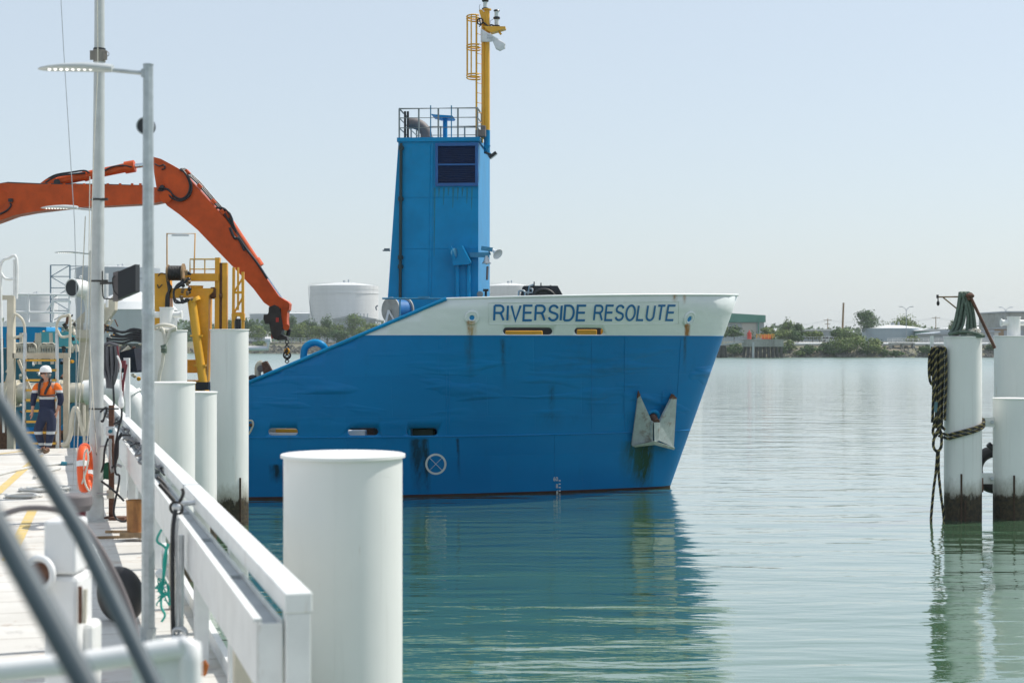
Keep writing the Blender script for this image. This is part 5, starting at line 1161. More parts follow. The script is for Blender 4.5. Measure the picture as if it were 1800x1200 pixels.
MB().cyl(P(1645.5, 706, DR-.1), P(1644.5, 724, DR-.1), .042, n=12).build('whipping', mat('faded_blue_tape', (.10, .19, .22), .8), mrope)
MB().bar(P(1638, 590, DR+.15), P(1638, 616, DR+.15), .07, .07).bar(P(1638, 612, DR+.15), P(1662, 614, DR+.1), .05, .06).build('rope_hook', M_pile, pR)
# rope stand
rs = thing('rope_stand', P(1690, 591, 39.4), 'rusty steel stand with jib on the right pile holding green rope', 'stand')
MB().prism(pp([(1686, 513), (1690, 513), (1691, 518), (1684, 590), (1678, 590)], 39.4), (0, .12, 0)).prism(pp([(1700, 518), (1703, 520), (1703, 590), (1699, 590)], 39.45), (0, .1, 0)).build('post', M_rust, rs)
MB().bar(P(1648, 522, 39.4), P(1687, 521.5, 39.4), .035, .035).bar(P(1658, 523, 39.4), P(1684, 544, 39.4), .03, .03).build('jib', M_wood, rs)
MB().tube(pp([(1648.5, 519), (1649, 528), (1648.5, 531)], 39.4), .015, 6).ball(P(1649, 533, 39.4), .04, (1, 1, 1.6)).cyl(P(1648, 524, 39.4), P(1648, 518, 39.4), .03).build('hook', M_grease, rs)
MB().cyl(P(1707, 524, 39.2), P(1749, 612, 39.0), .04, n=10).build('strut', M_rust, rs)
MB().ball(P(1705, 520, 39.2), .075, (1.5, 1, .9)).ball(P(1703, 525, 39.2), .05).torus(P(1706, 519, 39.2), .05, .025, axis=(.2, 1, .1), n=12, k=6).build('clamp', M_rust, rs)
gr2 = MB()
for k in range(7):
    x = 1687+k*2.3; a_ = rng.uniform(-1.5, 1.5)
    gr2.tube(pp([(1668+k*2, 588), (1677+k*2.2+a_, 574), (1684+k*2+a_, 545), (x, 520), (x+2, 514.5), (x+4.2, 520), (1701+k*1.7, 550), (1700+k*2.4, 575), (1699+k*3, 588)], 39.25+.05*(k % 3)), .038, 7, sub=5)
for k in range(6): gr2.tube(pp([(1668+k*3, 588-k % 2*2), (1680, 584+k % 3), (1695, 583+k % 4), (1712, 585), (1726+k % 3*2, 590), (1719, 591), (1690, 589)], 39.0+.12*k), .035, 7, sub=5)
gr2.build('hung_rope', M_ropeg, label='dull green rope hung in loops over the stand on the right pile', cat='rope')
rb_ = MB()
for k in range(12): rb_.torus(P(1712+rng.uniform(-9, 9), 585+rng.uniform(-3, 3), 39.2+rng.uniform(-.2, .2)), rng.uniform(.05, .1), .018, axis=(rng.uniform(-1, 1), rng.uniform(-1, 1), 1), n=12, k=5)
rb_.build('rope_pile', M_ropew, label='tangle of pale rope ends on top of the right pile', cat='rope')
# ------------------------------------------------------------------ dock
DKZ = 2.05; d_ = Vector((-.278, .961, 0)).normalized(); l_ = Vector((-d_.y, d_.x, 0)); B0 = Vector((-1.05, 7.77, 0))
def K(t, s, z): return B0+d_*t+l_*s+Vector((0, 0, z))
def dock_xy(px, y): D = (H-DKZ)*F/(y-HZ); return P(px, y, D)      # point on the deck seen at the pixel
def deck_mat():
    m, t, b = newmat('worn_deck_paint'); co = t.coord('World')
    rt = t.map(co, (1, 1, 1), rot=(0, 0, -.282))
    c = t.mix(t.ramp(t.noise(co, 1.1, 5, .65), .3, .7), (.52, .50, .46), (.66, .645, .61))
    c = t.mix(t.math('MULTIPLY', t.ramp(t.noise(t.map(rt, (.35, .9, 1)), 1.3, 6, .7), .52, .75), .6), c, (.44, .36, .27))
    c = t.mix(t.math('MULTIPLY', t.ramp(t.noise(co, 2.6, 6, .75), .60, .72), .75), c, (.30, .16, .08))
    c = t.mix(t.math('MULTIPLY', t.ramp(t.noise(co, .9, 6, .8, .6), .60, .70), .5), c, (.20, .19, .18))
    y = t.xyz(rt)[1]; fr = t.math('FRACT', t.math('MULTIPLY', y, 1/.62)); ln = t.math('LESS_THAN', fr, .035)
    c = t.mix(t.math('MULTIPLY', ln, .6), c, (.20, .16, .12))
    t.l.new(c, b.inputs['Base Color']); b.inputs['Roughness'].default_value = .75
    t.l.new(t.bump(t.noise(co, 25, 4), .2, .01), b.inputs['Normal']); return m
mb = MB(); q = [K(-3, -.1, 0), K(28.5, -.1, 0), K(28.5, 22, 0), K(-3, 22, 0)]
mb.add([V(p.x, p.y, DKZ) for p in q]+[V(p.x, p.y, DKZ-.35) for p in q], [(0, 3, 2, 1), (4, 5, 6, 7), (0, 1, 5, 4), (1, 2, 6, 5), (2, 3, 7, 6), (3, 0, 4, 7)])
mb.build('dock_deck', deck_mat(), kind='structure')
yl_ = MB()
def strip(px0, y0, px1, y1, w_):
    a, b_ = dock_xy(px0, y0), dock_xy(px1, y1); n_ = (b_-a).cross(V(0, 0, 1)).normalized()*w_/2
    yl_.add([a-n_+V(0, 0, .004), a+n_+V(0, 0, .004), b_+n_+V(0, 0, .004), b_-n_+V(0, 0, .004)], [(0, 1, 2, 3)])
strip(58, 895, 14, 985, .13); strip(70, 800, -12, 872, .15); strip(-20, 800, 60, 790, .12)
yl_.build('deck_marking', mat('worn_yellow_line', (.60, .45, .17), .8, var=.1, dirt=(.5, .46, .38), amt=.5, streak=False), kind='structure')
# railing with cable tray
TL = 30.4
rail = thing('dock_railing', K(TL/2, 0, DKZ), 'white box section dock railing with a cable tray running away from the camera', 'railing')
top = MB().bar(K(0-.065, 0, 3.10), K(TL, 0, 3.10), .135, .10).build('top_rail', M_white, rail, bevel=.008)
jt = MB()
for t_ in (6.05, 12.2, 18.4): jt.box(K(t_, 0, 3.10), (.142, .02, .106), rz=math.atan2(d_.y, d_.x)-PI/2)
jt.build('joint_strap', M_greyp, rail)
def post(t_, s_=0, w_=.12, top_=3.05, m=M_white): return MB().box(K(t_, s_, (DKZ+top_)/2), (w_, w_, top_-DKZ), rz=math.atan2(d_.y, d_.x)-PI/2).build('post', m, rail, bevel=.006)
for t_ in (0, 2.55, 5.1, 7.65, 10.2, 12.75, 15.3, 17.85, 20.4, 22.95, 25.5, 28.05): post(t_)
for t_ in (1.25, 3.8, 6.35, 8.9, 11.5, 14., 16.6, 19.1, 21.7): post(t_, .12, .10, 2.70, M_cream if int(t_*10) % 3 == 0 else M_white)
ty_ = MB(); e_ = TL*.86
ty_.bar(K(0, .185, 2.85), K(e_, .185, 2.85), .022, .33); ty_.bar(K(0, .19, 3.015), K(e_, .19, 3.015), .04, .018); ty_.bar(K(0, .075, 2.85), K(e_, .075, 2.85), .012, .33)
ty_.bar(K(0, .13, 2.69), K(e_, .13, 2.69), .10, .012); ty_.box(K(-.008, .13, 2.84), (.115, .012, .32), rz=math.atan2(d_.y, d_.x)-PI/2)
tray = ty_.build('cable_tray', M_white, rail)
MB().bar(K(.05, .13, 2.985), K(e_, .13, 2.985), .092, .01).build('tray_cover', M_greyp, tray)
for t_ in (1.6, 3.4, 5.2, 7.5, 9.6): MB().box(K(t_, .13, 3.0), (.08, .03, .02), rz=.2).build('cover_clip', M_greyp, tray)
cb = MB()
rng = random.Random(8)
for t0, t1 in ((8.5, 12.5), (13, 17), (18, 24)):
    for k in range(3): cb.tube([K(t0+(t1-t0)*j/7, .12+rng.uniform(-.06, .10), 3.02+rng.uniform(.0, .09)) for j in range(8)], .014, 6, sub=4)
cb.build('tray_cable', M_bpaint, label='loose black cables lying along the tray under the white top rail', cat='cable')
for t_, c_ in ((4.0, 'lower'), (5.6, 'middle')):
    pass
mid = MB(); mid.bar(K(2.2, .0, 2.75), K(TL, .0, 2.75), .05, .05); mid.build('mid_rail', M_white, rail)
kb = MB(); kb.bar(K(0, -.04, DKZ+.05), K(28, -.04, DKZ+.05), .05, .12); kb.build('toe_board', M_white, rail)
# rope clamp lashed round tray and rail near the lamp
cl_ = thing('cable_clamp', P(312, 890, 12.6), 'dark cable lashing with a pale shackle round the tray beside the lamp post', 'clamp')
Dc = 12.4
MB().tube(pp([(276, 838), (288, 850), (300, 872), (312, 885), (322, 868), (320, 858)], Dc), .014, 6, sub=4).tube(pp([(280, 850), (296, 868), (306, 880)], Dc-.05), .018, 6, sub=4).torus(P(310, 893, Dc), .05, .012, axis=(.2, 1, .3), n=16, k=6).build('strap', M_grease, cl_)
MB().ball(P(312, 890, Dc), .045, (1, 1, .8)).tube(pp([(316, 884), (330, 884), (350, 882)], Dc+.1), .02, 8).build('shackle', M_silver, cl_)
cd = thing('vertical_conduit', P(306, 1115, 11.4), 'black cable and clear pipe dropping from the tray beside the lamp post', 'conduit')
MB().tube(pp([(309, 895), (304, 930), (303, 1000), (304, 1100), (306, 1118)], 11.5), .017, 8, sub=4).build('black_cable', M_bpaint, cd)
MB().tube(pp([(313, 910), (309, 960), (311, 1020), (309, 1110)], 11.55), .012, 8, sub=4).tube(pp([(318, 940), (317, 1110)], 11.6), .025, 8).build('clear_pipe', M_silver, cd)
MB().torus(P(315, 1114, 11.4), .045, .014, axis=(.2, 1, .3), n=18, k=6).torus(P(321, 1112, 11.45), .04, .012, axis=(.6, 1, .1), n=18, k=6).cyl(P(303, 1122, 11.4), P(327, 1122, 11.4), .03).build('coil', M_silver, cd)
# ------------------------------------------------------------------ dock lamps and flagpole
def dock_lamp(px, D, label, first=False, head_flip=1):
    b_ = P(px, 600, D); b_.z = DKZ; t = thing('lamp_post', b_, label, 'lamp post', 'slim dock lamps with flat heads'); h = 4.44
    MB().cyl((0, 0, 0), (0, 0, 2.55), .051, .047, 8, rot=.3).cyl((0, 0, 2.55), (0, 0, h), .046, .038, 8, rot=.3).cyl((0, 0, 2.52), (0, 0, 2.57), .053, .05, 8).cyl((0, 0, h), (0, 0, h+.01), .042, n=8).build('pole', M_galv, t, local=True)
    MB().box((0, 0, .01), (.2, .2, .02)).cyl((0, 0, 0), (0, 0, .12), .06, n=8).build('base_plate', M_galv, t, local=True)
    MB().tube([(-.03, 0, h-.06), (-.14, 0, h-.05), (-.28, 0, h-.035)], .017, 8).cyl((-.03, 0, h-.09), (-.03, 0, h-.03), .026, n=8).build('arm', M_galv, t, local=True)
    hd = MB(); L_ = .57; x0 = -.27; zz = h-.03; prof = [(0, .055, .035), (.06, .075, .04), (.2, .105, .04), (.36, .11, .032), (.48, .095, .022), (.55, .06, .012), (.575, .02, .004)]; vs = []; n = 14
    for u, w_, th in prof:
        for k in range(n):
            a = 2*PI*k/n; sz = math.sin(a); vs.append((x0-u, math.cos(a)*w_, zz+(sz*th if sz > 0 else max(sz, -.55)*th*.9)+.012*math.sin(u/.575*PI)-.05*0))
    m_ = len(prof); hd.add(vs, [(i*n+k, i*n+(k+1) % n, (i+1)*n+(k+1) % n, (i+1)*n+k) for i in range(m_-1) for k in range(n)], 0, True); hd.add(vs[:n], [list(range(n))]); hd.add(vs[-n:], [list(range(n))[::-1]])
    head = hd.build('lamp_head', mat('lamp_head_grey', (.50, .53, .53), .45, .1, var=.05), t, local=True)
    ln = MB()
    for k in range(8):
        for y in (0,): ln.ball((x0-.16-k*.045, y*.0-.05, zz-.008), .013, (1, 1, .9), n=8)
    ln.build('led_lens', M_ledm, head, local=True)
    return t
M_ledm, t__, b__ = newmat('lit_led'); b__.inputs['Base Color'].default_value = (.9, .9, .88, 1); b__.inputs['Emission Color'].default_value = (1, .96, .9, 1); b__.inputs['Emission Strength'].default_value = .9
lamp1 = dock_lamp(260.5, 12.25, 'nearest grey octagonal lamp post with a large flat LED head')
lamp2 = dock_lamp(167, 24.9, 'second dock lamp whose small flat head sticks out left of the flagpole')
lamp3 = dock_lamp(160, 37.2, 'farthest dock lamp with the smallest flat head, low behind the flagpole')
sp = MB(); c = P(258, 223, 12.6); sp.cyl(c-V(0, .06, 0), c+V(0, .02, 0), .068, n=28); so_ = sp.build('round_speaker', M_bpaint, lamp1, label='round black disc behind the post'); 
MB().torus(c-V(0, .06, 0), .066, .006, axis=(0, 1, 0)).build('rim', M_galv, so_)
fp = thing('flagpole', P(168, 915, 20.7), 'tall thick pale grey flagpole rising out of frame on the dock', 'flagpole')
fb = P(168, 915, 20.7); fx = fb.x
MB().cyl((fx, 20.7, DKZ), (fx+.03, 20.7, 5.4), .093, .083, 28).cyl((fx+.03, 20.7, 5.4), (fx+.05, 20.7, 8.2), .081, .068, 28).cyl((fx+.05, 20.7, 8.2), (fx+.06, 20.7, 12.5), .066, .05, 28).build('pole', M_gpole, fp)
MB().cyl((fx, 20.7, DKZ), (fx, 20.7, DKZ+.3), .11, .105, 24).box((fx, 20.7, DKZ+.012), (.34, .34, .024)).cyl((fx-.02, 20.58, DKZ+.25), (fx-.02, 20.6, DKZ+.25), .02, n=8).build('base_sleeve', M_gpole, fp)
zc = P(170, 97, 20.7).z; MB().cyl((fx+.05, 20.7, zc-.09), (fx+.05, 20.7, zc+.07), .078, n=24).box((fx-.075+.05, 20.66, zc-.01), (.07, .03, .12)).box((fx+.13, 20.66, zc-.01), (.06, .03, .12)).torus((fx+.165, 20.62, zc), .03, .005, axis=(0, 1, 0), n=16, k=5).build('collar', mat('weathered_bronze', (.24, .22, .19), .5, .4), fp)
MB().cyl((fx+.05, 20.7, zc+.065), (fx+.05, 20.7, zc+.085), .08, n=24).build('collar_band', M_bpaint, fp)
for py in (351, 494): z = P(0, py, 20.7).z; MB().cyl((fx+.03, 20.7, z-.012), (fx+.03, 20.7, z+.012), .089, n=24).box((fx+.14, 20.64, z), (.07, .03, .03)).build('strap', M_grease, fp)
z = P(0, 718, 20.7).z; MB().cyl((fx+.01, 20.7, z-.01), (fx+.01, 20.7, z+.01), .094, n=24).box((fx+.2, 20.66, z), (.22, .03, .02)).build('strap', M_grease, fp)
MB().tube(pp([(171, 0), (172, 120), (165, 260), (160, 420), (158, 610), (170, 800), (160, 780)], 20.45), .006, 4).tube(pp([(158, 310), (156, 480), (152, 600), (140, 700), (136, 790), (136, 860)], 20.4), .006, 4).build('halyard', M_ropew, fp)
MB().tube(pp([(104, -60), (112, 90), (122, 250), (131, 390), (134, 500), (134, 660), (128, 860)], 20.8), .005, 4).build('stay_wire', M_galv, label='thin stay wire hanging left of the flagpole, nearly vertical', cat='wire')
MB().tube(pp([(150, 380), (146, 470), (142, 560), (138, 640), (134, 720)], 20.6), .007, 4).tube(pp([(158, 612), (163, 690), (150, 800)], 20.5), .008, 4).build('slack_line', M_ropew, label='slack pale line crossing in front of the white vent pipe', cat='rope')
# black flood panel on the pole
fpn = thing('floodlight_panel', P(222, 498, 20.5), 'black ribbed floodlight panel bracketed to the flagpole, angled up', 'floodlight')
a, b_, c, e = P(202, 479, 20.7), P(212, 478, 20.3), P(212, 525, 20.3), P(202, 530, 20.7)
MB().prism(pp([(211, 478), (242, 464.5), (242, 513), (211, 526)], 20.4), (.03, .10, 0)).build('panel', M_bpaint, fpn, bevel=.006)
MB().prism(pp([(202, 479.5), (212, 476), (212, 527), (202, 530)], 20.55), (.02, .12, .0)).build('side_plate', M_pipegrey, fpn)
fn = MB()
for k in range(7): fn.bar(P(213+k*4.6, 525-k*2, 20.52), P(213+k*4.6, 477-k*2, 20.52), .006, .10)
fn.build('cooling_fin', M_bpaint, fpn)
MB().tube(pp([(176, 498), (202, 497)], 20.55), .015, 8).tube(pp([(180, 476), (181, 520), (190, 525), (205, 525), (228, 520)], 20.5), .009, 6, sub=3).tube(pp([(202, 485), (198, 490), (200, 510), (208, 520)], 20.45), .008, 6, sub=3).build('bracket', M_grease, fpn)
# life ring
lr = P(149.5, 823, 20.2); ax_ = Vector((1, .13, .03)).normalized(); M_lr = mat('lifebuoy_orange', (.80, .10, .015), .45, var=.06)
lb = MB(); lb.torus(lr, .255, .068, axis=ax_, n=48, k=14); lbo = lb.build('life_ring', M_lr, label='orange life ring with white bands leaning on the flagpole', cat='life ring')
qx = ax_.orthogonal().normalized(); qy = ax_.cross(qx)
for k in range(4):
    a = k*PI/2+.5; bd = MB(); bd.tube([lr+(qx*math.cos(a+j*.06)+qy*math.sin(a+j*.06))*.255 for j in range(-2, 3)], .072, 14, caps=False); bd.build('band', M_white2, lbo)
gl = MB(); gl.tube(pp([(152, 790), (148, 800), (147, 830), (150, 850), (156, 862)], 19.9), .012, 6, sub=4).tube(pp([(153, 788), (155, 810), (148, 838), (144, 850)], 19.9), .012, 6, sub=4); gl.build('grab_line', M_ropew, lbo)
# rusty service post with boxes and cables
rp2 = thing('rusty_service_post', P(196, 913, 20.8), 'rusty brown service post with grey switch boxes right of the flagpole', 'post')
MB().bar(P(196, 913, 20.8), P(196, 712, 20.8), .065, .04).bar(P(185, 913, 20.8)+V(0, 0, .02), P(222, 913, 20.8)+V(0, 0, .02), .2, .04).build('post', M_rust, rp2)
bx1 = MB().box(P(194, 757, 20.65), (.105, .07, .115)).build('switch_box', M_silver, rp2, bevel=.012); MB().cyl(P(193.5, 758, 20.62), P(193.5, 758, 20.58), .026, n=16).build('switch', M_teal, bx1)
MB().box(P(194, 868, 20.65), (.09, .06, .11)).build('switch_box', M_cream, rp2, bevel=.012)
MB().tube(pp([(194, 771), (194, 800), (197, 830), (205, 817), (214, 820)], 20.6), .018, 6, sub=3).tube(pp([(176, 784), (190, 782), (196, 775)], 20.6), .012, 6, sub=3).tube(pp([(170, 868), (190, 868)], 20.6), .016, 6).build('conduit', M_galv, rp2)
hz = MB(); D_ = 20.5
for pts in ([(212, 700), (214, 730), (208, 755), (202, 790), (203, 830), (210, 840), (200, 900), (214, 916), (224, 913)], [(230, 765), (215, 765), (206, 780), (204, 812), (196, 822)], [(198, 660), (200, 700), (200, 712)], [(176, 724), (188, 716), (181, 740), (178, 738)], [(190, 770), (184, 790), (182, 815), (178, 830)], [(200, 745), (212, 738), (214, 725)], [(214, 760), (208, 772), (207, 800), (203, 812)], [(178, 845), (200, 862), (218, 880)]):
    hz.tube(pp(pts, D_), .014, 6, sub=5)
hz.build('hanging_cable', M_bpaint, label='tangle of black cables looping round the rusty post and tray', cat='cable')
wb_ = MB(); wb_.lathe(P(213, 715, 20.3), [(.0, -.02), (.035, 0), (.04, .05), (.03, .1), (.018, .14), (.018, .2), (0, .2)], 16); wb_.tube(pp([(213, 695), (211, 660), (212, 640), (206, 625)], 20.3), .012, 6, sub=3); wb_.build('white_float', M_white2, label='small white bulb shaped float hanging from a line right of the flagpole', cat='float')
# bundle of grey hoses and hose net
hb_ = MB()
for k in range(14):
    x = 181+k*1.9; hb_.tube(pp([(x, 608), (x+rng.uniform(-2, 2), 640), (188+(x-181)*.6, 665), (192+(x-192)*.3, 682)], 24+.03*(k % 4)), [.035, .02], 6, sub=3)
hb_.tube(pp([(180, 607), (193, 603), (208, 608)], 24), .03, 6); hb_.build('hose_bundle', mat('grey_hose', (.10, .10, .11), .6, var=.2), label='bundle of dark grey hoses hanging behind the flagpole', cat='hoses')
MB().tube(pp([(206, 608), (209, 630), (212, 655), (215, 690)], 23.8), .014, 6).tube(pp([(222, 640), (217, 670), (214, 700)], 23.7), .02, 6).build('red_hose', M_dred, label='thin red hose beside the hanging dark hose bundle', cat='hose')
gc = MB(); rng = random.Random(12)
for k in range(60): gc.tube([P(182+rng.uniform(-7, 9), 828+rng.uniform(-16, 14), 22.4) for _ in range(3)], .012, 5, sub=3)
gc.build('net_heap', mat('dark_green_net', (.01, .08, .04), .8), label='heap of dark green netting on the deck behind the flagpole', cat='net')
# barrel, wood, tyre, green rope
rbk = P(238, 943, 18.6); rk_ = thing('rust_bucket', rbk, 'orange brown bucket on a timber block beside the lamp post', 'bucket')
MB().lathe(rbk, [(0, .06), (.095, .06), (.105, .41), (.11, .41), (.11, .43), (.098, .43), (.09, .10)], 28).build('body', mat('rusty_orange', (.40, .18, .05), .6, var=.3, sc=9, dirt=RUST, amt=.5), rk_)
MB().box(rbk+V(.0, 0, .03), (.32, .2, .06)).build('timber_block', M_wood, label='pale timber block under the orange brown bucket', cat='timber')
for k, (x, y) in enumerate(((222, 936), (195, 946))): MB().box(dock_xy(x, y)+V(0, 0, .015), (.5, .05, .03), rz=.05+k*.2).build('timber_batten', M_wood, label=('longer' if k else 'shorter')+' rusty batten lying flat on the deck near the bucket', cat='timber')
tyc = P(212, 1045, 13.2); yt = MB(); yt.torus(tyc, .155, .085, axis=(.6, 1, .1), n=32, k=14); yt.cyl(tyc-V(.03, .02, 0), tyc+V(.03, .05, 0), .14, n=24); yt.build('tyre', M_black, label='black tyre standing on the deck left of the lamp post', cat='tyre')
gp = MB(); rng = random.Random(21)
gp.tube(pp([(284, 930), (276, 950), (292, 965), (290, 1000), (283, 1060), (290, 1080), (284, 1092)], 12.9), .010, 6, sub=6).tube(pp([(296, 955), (289, 980), (287, 1015), (280, 1035), (288, 1045), (298, 1040)], 12.8), .012, 6, sub=6)
for k in range(7): gp.tube([P(287+rng.uniform(-14, 12), 1038+rng.uniform(-24, 30), 12.8) for _ in range(4)], .006, 5, sub=5)
gp.build('turquoise_rope', M_ropet, label='tangled turquoise rope hanging just right of the lamp post', cat='rope')
MB().ball(P(282, 1008, 13.1), .045, (1, 1, 1)).build('float_ball', M_white2, label='small white float beside the turquoise rope', cat='float')
# hoses on the deck
def ring_hose(cx, cy, rx, n_, label, m, r=.02, h0=0):
    c = dock_xy(cx, cy); mb = MB(); rng = random.Random(int(cx)); pts = []
    for k in range(n_*14): a = k*2*PI/14; rr = rx*(.75+.25*math.sin(k*.37))+rng.uniform(-.02, .02); pts.append(c+V(rr*math.cos(a), rr*math.sin(a), r+.012*(k//14)))
    mb.tube(pts, r, 7, sub=2); mb.build('coiled_hose', m, label=label, cat='hose')
M_hosew = mat('pale_hose', (.55, .55, .53), .5, var=.1)
ring_hose(82, 862, .42, 4, 'coil of grey white hose on the deck left of the life ring', M_hosew)
ring_hose(45, 874, .28, 3, 'smaller flat hose coil on the deck, farther left', M_hosew)
fh = MB(); fh.tube([dock_xy(x, y)+V(0, 0, .025) for x, y in ((-10, 838), (40, 826), (75, 820), (110, 817), (128, 816))], .028, 8, sub=5).tube([dock_xy(x, y)+V(0, 0, .025) for x, y in ((60, 842), (80, 832), (105, 825))], .028, 8, sub=5); f_ = fh.build('deck_hose', M_hosew, label='pale hose running straight across the deck to a teal coupling', cat='hose')
MB().cyl(P(108, 815, 30), P(117, 816, 30), .05, n=12).build('coupling', M_teal, f_)
hp = MB(); hp.tube([P(108, 782, 33), P(118, 778, 33), P(124, 762, 33), P(126, 738, 33), P(130, 719, 33), P(136, 720, 33), P(142, 742, 33), P(148, 765, 33)], .05, 8, sub=4).tube([P(148, 712, 33), P(148, 780, 33)], .03, 8); hp.build('hoop_handrail', M_cream, label='bent cream hoop handrail right of the walking man', cat='handrail')
# maroon pedestal, white cabinet, equipment close to the camera
pdx = P(130, 600, 11.0).x; pe = thing('maroon_pedestal', (pdx, 11, DKZ), 'maroon pedestal with a flat dark grey cap left of the flagpole', 'pedestal')
MB().cyl((pdx, 11, DKZ), (pdx, 11, 3.22), .09, .08, 24).build('body', M_dred, pe)
MB().lathe((pdx, 11, 3.2), [(0, 0), (.105, 0), (.125, .04), (.125, .10), (.115, .115), (0, .115)], 28).build('cap', M_pipegrey, pe)
def cab(px0, px1, y0, y1, D, dep, name, m, parent, bev=.02):
    a, b_ = P(px0, y1, D), P(px1, y0, D); return MB().box(((a.x+b_.x)/2, D+dep/2, (a.z+b_.z)/2), (b_.x-a.x, dep, b_.z-a.z), rz=.0).build(name, m, parent, bevel=bev)
cbn = thing('valve_cabinet', (P(115, 600, 8.6).x, 8.7, DKZ), 'white two tier equipment cabinet near the bottom left with a round port', 'cabinet')
cab(76, 134, 915, 1010, 8.6, .25, 'upper_box', M_white2, cbn); cab(76, 138, 1012, 1440, 8.6, .3, 'lower_box', M_white2, cbn, .03); cab(140, 164, 1095, 1440, 8.7, .2, 'side_duct', M_white, cbn, .03)
MB().bar(P(141, 1030, 8.6), P(141, 1095, 8.6), .018, .018).build('fitting', M_rust, cbn)
MB().bar(P(150, 1035, 8.6), P(148, 1095, 8.6), .02, .02).build('fitting', M_cream, cbn)
MB().torus(P(70, 1008, 8.55), .085, .018, axis=(.4, 1, 0), n=28, k=8).cyl(P(70, 1008, 8.56), P(70, 1008, 8.62), .085, n=28).build('round_port', M_white2, cbn); MB().cyl(P(69, 1008, 8.54), P(69, 1008, 8.56), .06, n=24).build('port_hole', M_rust, cbn)
bk_ = MB(); 
for x, y in ((150, 950), (156, 960), (148, 975), (160, 985), (170, 990)): bk_.ball(P(x, y, 9.2), .03, (1.4, 1, .8), n=8)
bk_.bar(P(140, 950, 9.2), P(175, 1000, 9.2), .04, .1).build('valve_block', M_white, cbn)
ca = MB(); ca.tube(pp([(-40, 915), (0, 905), (45, 893), (100, 896), (140, 915), (175, 960), (205, 1015), (228, 1070), (243, 1120)], 8.1), .015, 8, sub=6).tube(pp([(175, 965), (200, 1015), (222, 1070), (238, 1125)], 8.3), .012, 8, sub=6); ca.build('grey_hose', M_pipegrey, label='grey rubber hose arching across the bottom left corner', cat='hose')
# foreground gangway parts
gw = thing('gangway_handrail', P(100, 1300, 3.4), 'blurred dark grey tubular gangway handrails sloping down at lower left', 'handrail')
MB().tube([P(-60, 610, 4.1), P(140, 935, 3.9), P(300, 1262, 3.7)], .0205, 16).build('upper_rail', M_gdark, gw)
MB().tube([P(-80, 790, 2.75), P(60, 1040, 2.65), P(200, 1290, 2.55)], .0215, 16).build('lower_rail', M_gdark, gw)
gt = thing('white_gate', P(170, 1400, 4.9), 'blurred white tubular gate with a panel across the bottom left corner', 'gate')
MB().tube([P(-60, 1185, 4.9), P(120, 1166, 4.9), P(225, 1152, 4.9), P(300, 1141, 4.9), P(325, 1141, 4.9), P(335, 1160, 4.9), P(336, 1500, 4.9)], .034, 14, sub=4).build('frame', M_white2, gt)
cab(232, 334, 1158, 1500, 4.9, .02, 'panel', M_white2, gt, .004)
cab(-60, 236, 1262, 1500, 4.9, .02, 'blue_panel', M_bluerail, gt, .004)
MB().tube([P(-60, 1235, 4.9), P(240, 1235, 4.9)], .02, 10).build('lower_bar', M_white2, gt)
MB().prism(pp([(352, 1165), (360, 1160), (366, 1170), (362, 1186), (352, 1186)], 10.2), (0, .05, 0)).build('rust_cleat', mat('bright_rust', (.45, .13, .02), .8, var=.4, sc=20), label='small bright orange rusty cleat at the deck edge below the railing', cat='cleat')
# ------------------------------------------------------------------ the worker
def skin(nodes, edges, name, mats, parent, sub=2, root=0):
    me = bpy.data.meshes.new(name); me.from_pydata([n_[:3] for n_ in nodes], edges, []); me.update()
    o = bpy.data.objects.new(name, me); COL.objects.link(o); sk = o.modifiers.new('skin', 'SKIN'); sk.use_smooth_shade = True
    for i, n_ in enumerate(nodes): me.skin_vertices[0].data[i].radius = (n_[3], n_[4] if len(n_) > 4 else n_[3]); me.skin_vertices[0].data[i].use_root = (i == root)
    ss = o.modifiers.new('sub', 'SUBSURF'); ss.levels = sub; ss.render_levels = sub
    dg = bpy.context.evaluated_depsgraph_get(); nm = bpy.data.meshes.new_from_object(o.evaluated_get(dg)); o.modifiers.clear(); o.data = nm
    nm.materials.clear()
    for m in (mats if isinstance(mats, list) else [mats]): nm.materials.append(m)
    for p in nm.polygons: p.use_smooth = True
    o.parent = parent; return o
